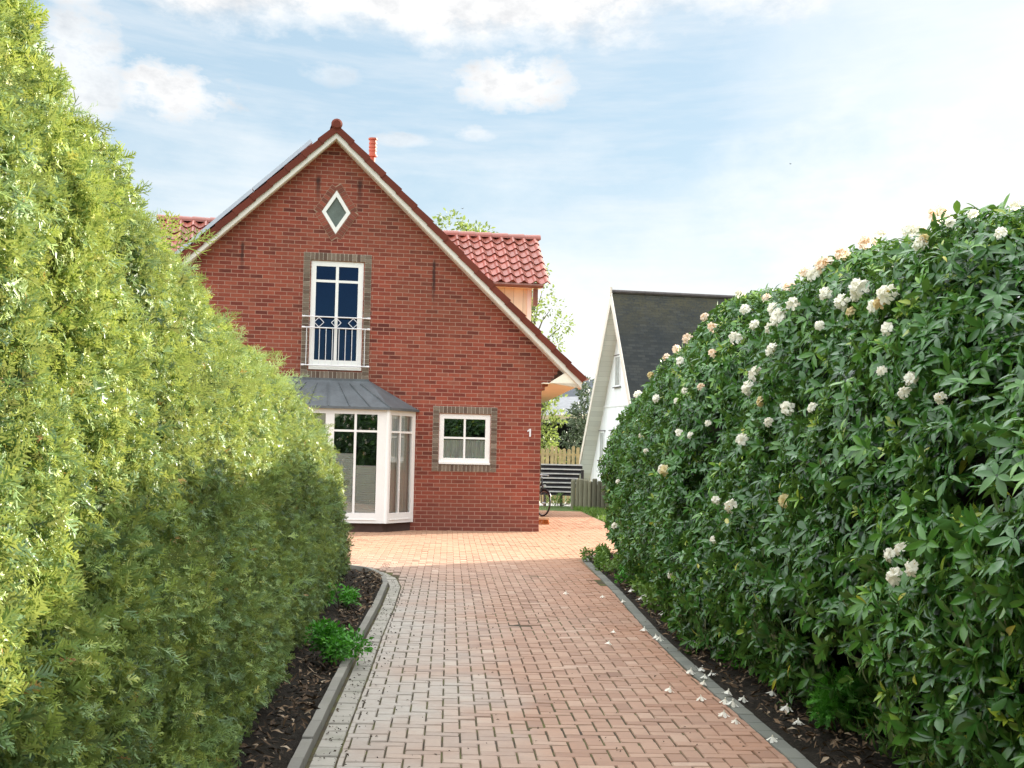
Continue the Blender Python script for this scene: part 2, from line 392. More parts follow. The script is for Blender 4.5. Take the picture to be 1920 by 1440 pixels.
# ------------------------------------------------------------------ world, sun, camera
SUN_AZ = R(40.5); SUN_EL = R(17.6)         # azimuth from +X towards +Y
def world():
    w = bpy.data.worlds.new('World'); SC.world = w; w.use_nodes = True
    t = w.node_tree; t.nodes.clear()
    k = NT.__new__(NT); k.t = t
    out = t.nodes.new('ShaderNodeOutputWorld'); bg = t.nodes.new('ShaderNodeBackground'); bg.inputs['Strength'].default_value = .1
    sky = t.nodes.new('ShaderNodeTexSky'); sky.sky_type = 'NISHITA'; sky.sun_disc = False
    sky.sun_elevation = SUN_EL; sky.sun_rotation = math.pi / 2 - SUN_AZ; sky.air_density = 1.0; sky.dust_density = 1.2; sky.ozone_density = 1.5
    d = k.n('ShaderNodeTexCoord').outputs['Generated']
    d = k.scale(d, (1, 1 / 1.75, 1))
    nv = k.n('ShaderNodeVectorMath', {'operation': 'NORMALIZE'}); k.set(nv.inputs[0], d); d = nv.outputs[0]
    sp = k.n('ShaderNodeSeparateXYZ', Vector=d)
    az = k.math('MULTIPLY', k.math('ARCTAN2', sp.outputs[0], sp.outputs[1]), 57.2958)
    el = k.math('MULTIPLY', k.math('ARCSINE', sp.outputs[2]), 57.2958)
    cv = k.n('ShaderNodeCombineXYZ'); k.set(cv.inputs[0], k.math('MULTIPLY', az, .55)); k.set(cv.inputs[1], el); k.set(cv.inputs[2], sp.outputs[1])
    cv = cv.outputs[0]
    n1 = k.noise(cv, .13, 8, .6); n2 = k.noise(cv, .45, 7, .64); n3 = k.noise(cv, .055, 4, .5)
    warp = k.math('ADD', k.math('MULTIPLY', k.math('SUBTRACT', n1, .5), 9.), k.math('MULTIPLY', k.math('SUBTRACT', n2, .5), 4.))
    # the white bank across the top of the view: its lower edge wavers round 26.5 degrees
    band = k.math('SUBTRACT', k.math('ADD', el, warp), k.math('ADD', 26.3, k.math('MULTIPLY', k.math('MAXIMUM', az, 4.), .10)))
    mask = k.math('MULTIPLY', band, .45, True)
    stre = k.noise(k.scale(cv, (.35, 1.6, 1)), .30, 6, .62)
    fade = k.math('SUBTRACT', 1.0, k.math('MULTIPLY', k.math('SUBTRACT', el, 34.), .06, True))
    mask = k.math('MULTIPLY', mask, fade)
    # patches: azimuth, elevation, half width, half height, weight
    for (a, e, ra, re, wt) in ((-23.6, 22.3, 3.8, 2.0, 1.0), (-.2, 24.9, 4.8, 1.9, 1.), (-13.4, 24.8, 2.4, .8, .4), (-8.3, 21.2, 2.4, .5, .5), (-3.0, 21.8, 2.0, .5, .5), (-29., 22.5, 3., 4.2, .8), (-30., 27., 2.5, 1.5, .9)):
        dx = k.math('DIVIDE', k.math('SUBTRACT', az, a), ra); dy = k.math('DIVIDE', k.math('SUBTRACT', k.math('ADD', el, k.math('MULTIPLY', warp, .16)), e), re)
        r2 = k.math('ADD', k.math('MULTIPLY', dx, dx), k.math('MULTIPLY', dy, dy))
        r2 = k.math('ADD', r2, k.math('ADD', k.math('MULTIPLY', k.math('SUBTRACT', n2, .5), 4.2), k.math('MULTIPLY', k.math('SUBTRACT', n1, .5), 2.5)))
        m = k.math('MULTIPLY', k.math('MULTIPLY', k.math('SUBTRACT', 1.15, r2), 1.2, True), wt)
        mask = k.math('MAXIMUM', mask, m)
    # scattered cloud over the rest of the sky, out of this view
    rest = k.math('MULTIPLY', k.math('SUBTRACT', k.math('ADD', n3, k.math('MULTIPLY', n1, .5)), .70), 4., True)
    side = k.math('MULTIPLY', k.math('SUBTRACT', k.math('ABSOLUTE', az), 36.), .05, True)
    mask = k.math('MAXIMUM', mask, k.math('MULTIPLY', rest, k.math('MAXIMUM', side, k.math('MULTIPLY', k.math('SUBTRACT', el, 36.), .1, True))))
    # thin bright veil: towards the horizon and towards the sun
    veil = k.math('ADD', k.math('MULTIPLY', k.math('SUBTRACT', 21.0, el), .085), k.math('MULTIPLY', k.math('SUBTRACT', n1, .5), 1.5))
    vr = k.math('ADD', k.math('MULTIPLY', k.math('SUBTRACT', az, 14.), .045), k.math('MULTIPLY', k.math('SUBTRACT', n1, .5), 1.))
    backside = k.math('MULTIPLY', k.math('ADD', sp.outputs[1], .5), 2., True)
    veil = k.math('MULTIPLY', k.math('ADD', k.math('MAXIMUM', veil, 0.0), k.math('MAXIMUM', vr, 0.0), True), backside)
    blue = k.mix(.88, sky.outputs[0], (1.20, 1.60, 1.90))
    blue = k.mix(backside, sky.outputs[0], blue)
    shade = k.ramp(n2, [(.36, (2.0, 2.04, 2.10)), (.56, (2.66, 2.66, 2.66))])
    blue = k.mix(k.math('MULTIPLY', k.math('MULTIPLY', k.ramp(stre, [(.46, (0, 0, 0)), (.76, (1, 1, 1))]), .5), backside), blue, (2.5, 2.55, 2.6))
    c = k.mix(k.math('MULTIPLY', veil, .95), blue, (2.75, 2.8, 2.8))
    c = k.mix(mask, c, shade)
    # extra cloud brightness added out of view, overhead and behind left, to lift the shade
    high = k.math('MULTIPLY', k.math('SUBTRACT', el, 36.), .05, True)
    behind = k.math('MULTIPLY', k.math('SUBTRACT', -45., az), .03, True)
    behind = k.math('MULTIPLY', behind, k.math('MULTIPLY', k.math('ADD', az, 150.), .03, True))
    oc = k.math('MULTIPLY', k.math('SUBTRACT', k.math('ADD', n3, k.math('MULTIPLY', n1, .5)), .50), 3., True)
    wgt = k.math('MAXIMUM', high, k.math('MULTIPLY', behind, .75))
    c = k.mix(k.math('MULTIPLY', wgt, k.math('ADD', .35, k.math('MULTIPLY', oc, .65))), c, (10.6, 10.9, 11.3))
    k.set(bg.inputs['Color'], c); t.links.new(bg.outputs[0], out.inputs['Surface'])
world()
sl = bpy.data.lights.new('sun', 'SUN'); sl.energy = 4.6; sl.angle = R(.55); sl.color = (1.0, .91, .78)
so = bpy.data.objects.new('sun', sl); COL.objects.link(so); so.location = (20, 10, 20)
sd = Vector((math.cos(SUN_EL) * math.cos(SUN_AZ), math.cos(SUN_EL) * math.sin(SUN_AZ), math.sin(SUN_EL)))
so.rotation_euler = sd.to_track_quat('Z', 'Y').to_euler()

cd = bpy.data.cameras.new('camera'); cd.sensor_width = 36; cd.lens = 36 * 2625 / 1920; cd.clip_start = .05; cd.clip_end = 2000
co = bpy.data.objects.new('camera', cd); COL.objects.link(co); co.location = (0, 0, 1.6)
co.rotation_euler = (Matrix.Rotation(math.pi / 2 + math.atan(130 / 2625), 3, 'X') @ Matrix.Rotation(R(1.3), 3, 'Z')).to_euler()
SC.camera = co
SC.view_settings.view_transform = 'Standard'; SC.view_settings.look = 'None'; SC.view_settings.exposure = 2.0; SC.view_settings.gamma = 1
SC.render.engine = 'CYCLES'; SC.cycles.max_bounces = 8; SC.cycles.transparent_max_bounces = 12; SC.cycles.use_denoising = True; SC.cycles.denoiser = 'OPENIMAGEDENOISE'; SC.cycles.denoising_prefilter = 'NONE'; SC.cycles.denoising_input_passes = 'RGB_ALBEDO_NORMAL'; SC.cycles.caustics_reflective = False; SC.cycles.caustics_refractive = False; SC.cycles.blur_glossy = 1.0; SC.cycles.sample_clamp_indirect = 4.0; SC.cycles.adaptive_threshold = .006

# ------------------------------------------------------------------ foliage in numpy
def unit(a): return a / np.maximum(np.linalg.norm(a, axis=-1, keepdims=True), 1e-9)

def scatter(name, temps, which, pos, X, Y, Z, sc, tint, mat, parent=None, jit=.0):
    """copies small leaf templates (quads) into one mesh; X,Y,Z are the frames, sc the sizes"""
    Vs, Fs, Ts = [], [], []; base = 0
    for ti, (V, F) in enumerate(temps):
        idx = np.nonzero(which == ti)[0]
        if len(idx) == 0: continue
        P = pos[idx][:, None, :] + sc[idx][:, None, None] * (X[idx][:, None, :] * V[None, :, 0:1] + Y[idx][:, None, :] * V[None, :, 1:2] + Z[idx][:, None, :] * V[None, :, 2:3])
        n = len(V)
        Fi = F[None] + (np.arange(len(idx)) * n)[:, None, None] + base
        Vs.append(P.reshape(-1, 3)); Fs.append(Fi.reshape(-1, 4)); Ts.append(np.repeat(tint[idx], n)); base += n * len(idx)
    V = np.concatenate(Vs).astype(np.float32); F = np.concatenate(Fs).astype(np.int32); T = np.concatenate(Ts).astype(np.float32)
    me = bpy.data.meshes.new(name)
    me.vertices.add(len(V)); me.vertices.foreach_set('co', V.ravel())
    me.loops.add(F.size); me.loops.foreach_set('vertex_index', F.ravel())
    me.polygons.add(len(F)); me.polygons.foreach_set('loop_start', np.arange(len(F), dtype=np.int32) * 4)
    at = me.attributes.new('tint', 'FLOAT', 'POINT'); at.data.foreach_set('value', T)
    me.materials.append(mat); me.update(calc_edges=True)
    me.polygons.foreach_set('use_smooth', np.ones(len(F), bool))
    return link(name, me, parent)

def leaf_template(w=.32, fold=.12, droop=.25, nseg=4, shape=1.0):
    V = []; F = []
    for i in range(nseg + 1):
        t = i / nseg
        ww = w / 2 * max(.04, math.sin(math.pi * min(1, (.06 + .94 * t) ** shape)) ** .8) if i < nseg else w * .02
        zc = -droop * t * t
        V += [(-ww, t, zc + fold * ww / (w / 2)), (0, t, zc), (ww, t, zc + fold * ww / (w / 2))]
    for i in range(nseg):
        a = 3 * i
        F += [(a, a + 1, a + 4, a + 3), (a + 1, a + 2, a + 5, a + 4)]
    return np.array(V), np.array(F)

def frond_template(seed, sub=True, sides=8, wide=.030):
    """flat scale-leaved spray: curved axis, alternate side twigs, finer twigs on those"""
    r = random.Random(seed); V = []; F = []
    def blade(a, b, w0, w1):
        a = Vector(a); b = Vector(b); d = b - a
        s = d.cross(Vector((0, 0, 1)))
        if s.length < 1e-6: s = Vector((1, 0, 0))
        s.normalize(); n = len(V)
        V.extend([tuple(a - s * w0), tuple(a + s * w0), tuple(b + s * w1), tuple(b - s * w1)]); F.append((n, n + 1, n + 2, n + 3))
    def ax(t): return Vector((.12 * math.sin(t * 2.6 + seed), t, -.34 * t * t + .06 * math.sin(t * 5 + seed)))
    for i in range(3): blade(ax(i / 3), ax((i + 1) / 3), wide * (1.1 - .25 * i), wide * (.85 - .25 * i))
    for i in range(sides * 2):
        t = .08 + .86 * i / (sides * 2); sd = 1 if i % 2 else -1
        L = (.50 * (1 - t) + .10) * r.uniform(.75, 1.15) * (.6 if t < .15 else 1)
        ang = R(r.uniform(38, 58)); p = ax(t)
        d = Vector((sd * math.sin(ang), math.cos(ang), r.uniform(-.55, .45)))
        q = p + d * L
        blade(p, q, wide * .85, wide * .35)
        if sub and L > .18:
            for j in range(3):
                u = .3 + .24 * j; pp = p + d * (L * u); s2 = 1 if j % 2 else -1
                a2 = R(40) * s2
                d2 = Vector((d.x * math.cos(a2) - d.y * math.sin(a2), d.x * math.sin(a2) + d.y * math.cos(a2), d.z + r.uniform(-.2, .2)))
                blade(pp, pp + d2 * L * .38, wide * .7, wide * .3)
    return np.array(V), np.array(F)

def vnoise(P, s, seed=0):
    """cheap smooth 3d noise from sines, about -1..1"""
    r = np.random.default_rng(seed); out = np.zeros(len(P))
    for i in range(7):
        k = r.normal(size=3) * s * (1 + .5 * i / 3); out += np.sin(P @ k + r.uniform(0, 6.28)) * (1 / (1 + .35 * i))
    return out / 2.6

class Surf:
    """a displaced parametric surface f(u,v) -> point, sampled on a grid"""
    def __init__(s, f, nu, nv, disp):
        u = np.linspace(0, 1, nu); v = np.linspace(0, 1, nv)
        U, Vv = np.meshgrid(u, v, indexing='ij'); P = f(U.ravel(), Vv.ravel())
        s.nu, s.nv = nu, nv; G = P.reshape(nu, nv, 3)
        N = s.normals(G); G = G + N * disp(G.reshape(-1, 3)).reshape(nu, nv, 1)
        s.G = G; s.N = s.normals(G)
    def normals(s, G):
        du = np.gradient(G, axis=0); dv = np.gradient(G, axis=1)
        return unit(np.cross(du, dv))
    def sample(s, n, weight, r):
        G = s.G; c = (G[:-1, :-1] + G[1:, 1:]) / 2
        A = np.linalg.norm(np.cross(G[1:, :-1] - G[:-1, :-1], G[:-1, 1:] - G[:-1, :-1]), axis=-1)
        w = (A * weight(c.reshape(-1, 3)).reshape(A.shape)).ravel(); w /= w.sum()
        idx = r.choice(len(w), n, p=w); i, j = np.unravel_index(idx, A.shape)
        a, b = r.random(n)[:, None], r.random(n)[:, None]
        P = (G[i, j] * (1 - a) + G[i + 1, j] * a) * (1 - b) + (G[i, j + 1] * (1 - a) + G[i + 1, j + 1] * a) * b
        return P, unit(s.N[i, j] + 1e-6)
    def area(s):
        G = s.G
        return np.linalg.norm(np.cross(G[1:, :-1] - G[:-1, :-1], G[:-1, 1:] - G[:-1, :-1]), axis=-1).sum()
    def core(s, name, depth, mat, parent):
        G = s.G - s.N * depth; nu, nv = s.nu, s.nv
        idx = np.arange(nu * nv).reshape(nu, nv)
        F = np.stack([idx[:-1, :-1], idx[1:, :-1], idx[1:, 1:], idx[:-1, 1:]], -1).reshape(-1, 4)
        me = bpy.data.meshes.new(name); me.from_pydata(G.reshape(-1, 3).tolist(), [], F.tolist()); me.materials.append(mat)
        me.polygons.foreach_set('use_smooth', [True] * len(F)); me.update()
        return link(name, me, parent)

def frames(d, roll, r):
    """Y axis along d, Z axis as near up as may be, rolled by a random angle"""
    d = unit(d); up = np.tile([0., 0., 1.], (len(d), 1))
    x = np.cross(d, up); bad = np.linalg.norm(x, axis=1) < 1e-3; x[bad] = [1, 0, 0]; x = unit(x); z = np.cross(x, d)
    c, s_ = np.cos(roll)[:, None], np.sin(roll)[:, None]
    return x * c + z * s_, d, -x * s_ + z * c

def interp(y, xs, ys): return np.interp(y, xs, ys)

# ------------------------------------------------------------------ ground, paving
def sheet(name, poly, z, mat, kind='structure', sub=None):
    m = MB()
    for t in tessellate_polygon([[Vector((p[0], p[1], 0)) for p in poly]]):
        a, b, c = [poly[i] for i in t]
        if (b[0] - a[0]) * (c[1] - a[1]) - (b[1] - a[1]) * (c[0] - a[0]) < 0: b, c = c, b
        m.face([(p[0], p[1], z) for p in (a, b, c)])
    return tag(m.build(name, mat), kind=kind)
sheet('ground', [(-400, -400), (400, -400), (400, 400), (-400, 400)], -.06, M['lawn'])

KY = 1.75
KERB = [(-.62, -.8), (-.87, 2.0), (-1.07, 4.17), (-1.2, 5.93), (-1.28, 6.92), (-1.36, 8.2), (-1.47, 9.5), (-1.60, 10.08), (-1.82, 10.55), (-2.15, 10.86), (-2.6, 11.02), (-4.2, 11.2)]
EDGE = [(1.96, -.8), (1.73, 2.5), (1.63, 4.33), (1.47, 6.08), (1.40, 7.28), (1.35, 9.61), (1.28, 11.2), (1.23, 12.3), (1.50, 12.95), (2.1, 13.25), (4.5, 13.3)]
KERB = [(x, y * KY) for x, y in KERB]; EDGE = [(x, y * KY) for x, y in EDGE]
def offset(poly, d):
    out = []
    for i, p in enumerate(poly):
        a = Vector(poly[max(i - 1, 0)]); b = Vector(poly[min(i + 1, len(poly) - 1)]); t = (b - a).normalized()
        out.append((p[0] + t.y * d, p[1] - t.x * d))      # to the right of the direction of travel
    return out
def resample(poly, step):
    out = [Vector(poly[0])]; need = step
    for a, b in zip(poly, poly[1:]):
        a = Vector(a); b = Vector(b); L = (b - a).length; pos = 0
        while L - pos >= need:
            pos += need; out.append(a + (b - a) * (pos / L)); need = step
        need -= L - pos
    return out
KR = offset(KERB, .08); BR = offset(KERB, .215)
EDL = offset(EDGE, -.108)
# yard paving outline: driveway between the border courses, then the apron in front of and beside the house
YARD = BR[:11] + [(-9.5, 20.3), (-9.5, 40.), (2.05, 40.), (2.25, 35.), (2.38, 32.5), (3.2, 29.4), (4.5, 28.0), (4.5, 23.3)] + EDL[::-1]
sheet('joint_bed', YARD[:0] + KERB[:11] + [(-9.5, 20.3), (-9.5, 40.), (2.05, 40.), (2.25, 35.), (2.38, 32.5), (3.2, 29.4), (4.5, 28.0), (4.5, 23.3)] + EDGE[::-1], -.009, M['joint'])

def pip(x, y, poly):
    c = False; j = len(poly) - 1
    for i in range(len(poly)):
        xi, yi = poly[i]; xj, yj = poly[j]
        if (yi > y) != (yj > y) and x < (xj - xi) * (y - yi) / (yj - yi) + xi: c = not c
        j = i
    return c
def clip(poly, p, n):
    out = []
    for i in range(len(poly)):
        a = poly[i]; b = poly[(i + 1) % len(poly)]
        da = (a[0] - p[0]) * n[0] + (a[1] - p[1]) * n[1]; db = (b[0] - p[0]) * n[0] + (b[1] - p[1]) * n[1]
        if da >= 0: out.append(a)
        if da * db < 0:
            t = da / (da - db); out.append((a[0] + (b[0] - a[0]) * t, a[1] + (b[1] - a[1]) * t))
    return out
def paver(m, poly, z, tint, tilt=(0, 0), inset=.005, lip=.006):
    cx = sum(p[0] for p in poly) / len(poly); cy = sum(p[1] for p in poly) / len(poly)
    def zz(p): return z + (p[0] - cx) * tilt[0] + (p[1] - cy) * tilt[1]
    n = len(poly); top = []
    for p in poly:
        d = Vector((cx - p[0], cy - p[1])); L = d.length
        k = min(.4, inset * 1.4 / max(L, .01)); top.append((p[0] + d.x * k, p[1] + d.y * k))
    m.face([(*p, zz(p)) for p in top], 0, None, tint)
    for i in range(n):
        a, b = poly[i], poly[(i + 1) % n]; c, d = top[(i + 1) % n], top[i]
        m.face([(*a, zz(a) - lip), (*b, zz(b) - lip), (*c, zz(c)), (*d, zz(d))], 0, None, tint)
        m.face([(*a, -.02), (*b, -.02), (*b, zz(b) - lip), (*a, zz(a) - lip)], 0, None, tint)

HA = R(11.3); HP = (.618, 28.958)
def to_house(x, y):
    dx, dy = x - HP[0], y - HP[1]; c, s_ = math.cos(HA), math.sin(HA)
    return dx * c + dy * s_, -dx * s_ + dy * c
def driveway():
    m = MB(); r = random.Random(3)
    th = R(2.5); c, s_ = math.cos(th), math.sin(th)        # paving runs along the drive
    P = .1; g = .0042
    def seg_at(poly, y):
        for a, b in zip(poly, poly[1:]):
            if a[1] <= y <= b[1]: return a, b
        return None
    for i in range(-110, 75):
        for j in range(-12, 415):
            k = (i - j) % 4                                  # 90 degree herringbone of 10 x 20 cm pavers
            if k == 0: rect = (i * P, j * P, (i + 2) * P, (j + 1) * P)
            elif k == 3: rect = (i * P, j * P, (i + 1) * P, (j + 2) * P)
            else: continue
            x0, y0, x1, y1 = rect; gg = g if j * P < 18.5 else .0022
            x0 += gg; y0 += gg; x1 -= gg; y1 -= gg
            q = [(x * c - y * s_ - .1, x * s_ + y * c) for x, y in ((x0, y0), (x1, y0), (x1, y1), (x0, y1))]
            cx = sum(p[0] for p in q) / 4; cy = sum(p[1] for p in q) / 4
            if cy < -.9: continue
            hx, hy = to_house(cx, cy)
            if hx < -.12 and hy > .12: continue
            if cy < 17.3:
                if cx < -2.6 or cx > 2.6: continue
                sgm = seg_at(BR, cy)
                if sgm:
                    a, b = Vector(sgm[0]), Vector(sgm[1]); t = (b - a).normalized(); q = clip(q, (a.x + .004, a.y), (t.y, -t.x))
                sgm = seg_at(EDL, cy)
                if sgm and len(q) > 2:
                    a, b = Vector(sgm[0]), Vector(sgm[1]); t = (b - a).normalized(); q = clip(q, (a.x - .004, a.y), (-t.y, t.x))
                if len(q) < 3: continue
                ar = abs(sum(q[n][0] * q[(n + 1) % len(q)][1] - q[(n + 1) % len(q)][0] * q[n][1] for n in range(len(q)))) / 2
                if ar < .0015: continue
            else:
                if not all(pip(p[0], p[1], YARD) for p in q): continue
                dl = 24.6 - .224 * (cx + .9)                # the slot drain across the yard
                sd_ = 1 if cy > dl else -1
                q = clip(q, (-.9, 24.6 + sd_ * .022), (.2186 * sd_, .9758 * sd_))
                if len(q) < 3: continue
            paver(m, q, r.gauss(0, .0016) + .006 * math.sin(cx * 2.1 + 1) * math.sin(cy * 1.3), min(1, max(0, r.gauss(.46, .17))), (r.gauss(0, .010), r.gauss(0, .010)))
    tag(m.build('driveway_paving', M['pavers']), kind='structure')
driveway()
def courses():
    r = random.Random(5)
    # grey running course beside the kerb
    m = MB(); a = resample(KR, .205); b = resample(BR, .205)
    pts = resample(offset(KERB, .0), .203)
    def strip(d0, d1, step, mat, name, gap, z, tilt=.004, lab=None):
        mm = MB(); c = resample(KERB if d0 >= 0 else EDGE, step)
        for p, q in zip(c, c[1:]):
            t = (q - p).normalized(); n = Vector((t.y, -t.x)); p2 = p + t * gap; q2 = q - t * gap
            quad = [p2 + n * d0, p2 + n * d1, q2 + n * d1, q2 + n * d0]
            if d0 < 0: quad = [p2 + n * d1, q2 + n * d1, q2 + n * d0, p2 + n * d0][::-1]
            qq = [(v.x, v.y) for v in quad]
            if sum(qq[i][0] * qq[(i + 1) % 4][1] - qq[(i + 1) % 4][0] * qq[i][1] for i in range(4)) < 0: qq = qq[::-1]
            paver(mm, qq, z + r.gauss(0, .0015), r.random(), (r.gauss(0, tilt), r.gauss(0, tilt)))
        return mm.build(name, mat)
    tag(strip(.082, .206, .22, M['border'], 'border_course', .010, 0, .012), kind='structure')
    k = strip(0, .060, .5, M['kerb'], 'kerb', .005, .055, .012)
    tag(k, kind='structure')
    e = strip(-.105, -.004, .25, M['edging'], 'edging_stones', .003, .004, .01)
    tag(e, kind='structure')
courses()
def drain():
    m = MB()
    for x in np.arange(-6.5, 2.6, .5):
        y = lambda X: 24.6 - .224 * (X + .9)
        m.hexa([(x, y(x) - .022, -.02), (x + .49, y(x + .49) - .022, -.02), (x + .49, y(x + .49) + .022, -.02), (x, y(x) + .022, -.02),
                (x, y(x) - .022, -.004), (x + .49, y(x + .49) - .022, -.004), (x + .49, y(x + .49) + .022, -.004), (x, y(x) + .022, -.004)])
    tag(m.build('drain_channel', M['plinth']), 'thin dark slot drain crossing the sunlit yard in front of the brick house', 'drain')
drain()

def bed(name, inner, outer, seed):
    """soil between two matching polylines, humped and lumpy"""
    n = 60; r = np.random.default_rng(seed)
    def rs(poly):
        P = np.array(poly, float); d = np.r_[0, np.cumsum(np.linalg.norm(np.diff(P, axis=0), axis=1))]; t = np.linspace(0, d[-1], n * 3)
        return np.stack([np.interp(t, d, P[:, 0]), np.interp(t, d, P[:, 1])], 1)
    A, B = rs(inner), rs(outer); k = 26; V = []; F = []
    for i in range(n * 3):
        for j in range(k):
            t = j / (k - 1); p = A[i] * (1 - t) + B[i] * t
            z = .012 + .05 * min(1, t * 3) + float(r.normal(0, .007))
            V.append((p[0], p[1], z if j > 0 else -.01))
    for i in range(n * 3 - 1):
        for j in range(k - 1):
            a = i * k + j; F.append((a, a + 1, a + k + 1, a + k))
    me = bpy.data.meshes.new(name); me.from_pydata(V, [], F); me.materials.append(M['soil']); me.update()
    tag(link(name, me), kind='structure')
bed('left_bed_soil', KERB, [(x, y * KY) for x, y in [(-3.6, -.8), (-3.6, 2.), (-3.6, 4.), (-3.6, 6.), (-3.7, 7.), (-3.8, 8.2), (-3.9, 9.0), (-4., 9.4), (-4.1, 9.8), (-4.15, 10.1), (-4.2, 10.5), (-4.25, 10.9)]], 1)
bed('right_bed_soil', EDGE, [(x, y * KY) for x, y in [(5., -.8), (5., 2.5), (5., 4.3), (5, 6.), (5., 7.2), (5., 9.6), (5., 11.), (5., 12.), (5., 12.5), (5., 12.8), (5., 13.0)]], 2)
for o in COL.objects:
    if o.name.endswith('_bed_soil'): o.name = 'bed_soil'

# ------------------------------------------------------------------ left conifer hedge
def left_hedge():
    root = empty('conifer_hedge', (-2.2, 5, 0)); base = np.array([-2.2, 5, 0])
    tag(root, 'tall clipped yellow green conifer hedge along the left side of the driveway', 'hedge')
    Y0, Y1 = -1.6, 10.62
    def f(u, v):
        y = Y0 + (Y1 - Y0) * u; yr = y * KY
        xb = -1.20 - (y - 3.) * .115                       # foot of the driveway face
        h = interp(y, [-1.6, 1, 2.7, 3.6, 4.5, 5.5, 6.5, 8.3, 9.5, 10.3, 10.62], [3.5, 3.42, 3.05, 2.71, 2.57, 2.47, 2.43, 2.26, 2.08, 1.93, 1.8])
        # cross-section, v from the foot of the face up, over the top, down the far side
        sx = np.interp(v, [0, .02, .12, .30, .46, .54, .60, .66, .74, .80, .88, 1.], [-.06, -.0, .0, -.10, -.24, -.38, -.55, -.80, -1.15, -1.40, -1.5, -1.5])
        sz = np.interp(v, [0, .02, .12, .30, .46, .54, .60, .66, .74, .80, .88, 1.], [.03, .06, .22, .55, .80, .92, .975, 1., .98, .90, .5, .05])
        e = np.clip((Y1 - y) / .30, 0, 1); e = np.sqrt(np.clip(1 - (1 - e) ** 2, 0, 1))
        mid = -.75
        x = xb + mid + (sx - mid) * (.12 + .88 * e); z = h * sz * (.82 + .18 * e)
        return np.stack([x, yr, z], 1)
    def disp(P): return .055 * vnoise(P, 2.1, 3) + .045 * vnoise(P, 5., 4) + .02 * vnoise(P, 11., 5)
    S = Surf(f, 380, 90, disp); S.N = -S.N if (S.N[190, 25, 0] < 0) else S.N
    S.G = S.G - base
    r = np.random.default_rng(11)
    cam = np.array([0, 0, 1.6]) - base
    def weight(c):
        d = np.linalg.norm(c - cam, axis=1); vis = (c[:, 1] + 5 > 1.9) | (c[:, 2] > 2.3)
        back = c[:, 0] < (-1.12 - ((c[:, 1] + 5) / KY - 3) * .118 + 2.2 - 1.0)
        return np.clip(7. / d, .5, 1.9) * np.where(vis, 1, .12) * np.where(back, .10, 1)
    A = S.area()
    def fronds(n, temps, smin, smax, depth, seed):
        rr = np.random.default_rng(seed); P, N = S.sample(n, weight, rr)
        W = P + base
        lump = vnoise(W, 3.2, 21); tuft = vnoise(W, 13., 25)
        d = N * .62 + np.array([0, .08, .30]) + rr.normal(0, .62, (n, 3)) + np.stack([0 * lump, -.20 + .25 * vnoise(W, 1.7, 22), .15 * lump], 1)
        P = P - N * (rr.random(n)[:, None] * depth) + N * (.045 * tuft)[:, None]
        X, Y, Z = frames(d, rr.normal(0, .5, n), rr)
        Zn = unit(Z * .35 + N * .8 + rr.normal(0, .35, (n, 3))); Zn = unit(Zn - Y * (Zn * Y).sum(1, keepdims=True)); X = np.cross(Y, Zn); Z = Zn
        sc = rr.uniform(smin, smax, n)
        hgt = W[:, 2]
        t = np.clip(rr.normal(.46, .19, n) + .14 * vnoise(W, 1.4, 23) + .08 * lump + .10 * tuft + .05 * (hgt - 1.3), 0, .97)
        brown = rr.random(n) < .006; t[brown] = 1.0
        g = vnoise(W, 4.6, 28) + .6 * vnoise(W, 9., 29); k = ((g > -.50) | (rr.random(n) < .16))
        return P[k], X[k], Y[k], Z[k], sc[k], t[k]
    temps = [frond_template(k, False, 4 + k % 2, .062) for k in range(5)]
    temps2 = [frond_template(k + 9, False, 5, .06) for k in range(3)]
    parts = []
    n1 = int(A * 1500); P, X, Y, Z, sc, t = fronds(n1, temps, .024, .056, .10, 31)
    n1 = len(P); scatter('foliage', temps, r.integers(0, 5, n1), P, X, Y, Z, sc, t, M['conifer'], root)
    n2 = int(A * 520); P, X, Y, Z, sc, t = fronds(n2, temps2, .055, .085, .20, 32)
    t = t * .75
    n2 = len(P); scatter('foliage', temps2, r.integers(0, 3, n2), P, X, Y, Z, sc, t, M['conifer'], root)
    # unclipped shoots along the shoulder and a few long ones on the face
    rr = np.random.default_rng(33); n3 = 480
    P, N = S.sample(n3 * 6, weight, rr); W = P + base
    keep = np.nonzero((N[:, 2] > .25) & (N[:, 0] > .1) & (W[:, 1] > 2.4))[0][:n3]
    P, N = P[keep], N[keep]; n3 = len(keep)
    d = N + np.array([.35, -.1, .25]) + rr.normal(0, .3, (n3, 3)); X, Y, Z = frames(d, rr.normal(0, .6, n3), rr)
    temps3 = [frond_template(k + 40, True, 9, .016) for k in range(3)]
    sc = rr.uniform(.10, .19, n3) * np.where(rr.random(n3) < .14, 1.6, 1) * np.clip((P[:, 1] + 5) / 7., .5, 1)
    scatter('shoots', temps3, rr.integers(0, 3, n3), P - N * .03, X, Y, Z, sc, np.clip(rr.normal(.40, .13, n3), 0, .7), M['conifer'], root)
    S.core('inner_shade_core', .20, M['core'], root)  # opaque dark sheet standing in for shade between the sprays
    # a bare branch or two showing on the face
    m = MB()
    for (y, z, L, dz) in ((3.6, .72, .9, .1),):
        x = -1.30 - (y / KY - 3) * .114 - .10 * z / 1.5
        pts = [(x - .05 + .03 * math.sin(i * 1.3) - .02 * i + 2.2, y + L * i / 5 - 5, z + dz * i / 5 + .02 * math.sin(i * 2.1)) for i in range(6)]
        m.tube(pts, [.009, .008, .007, .006, .005, .003], 6)
    m.build('branch', M['bark'], root, True)
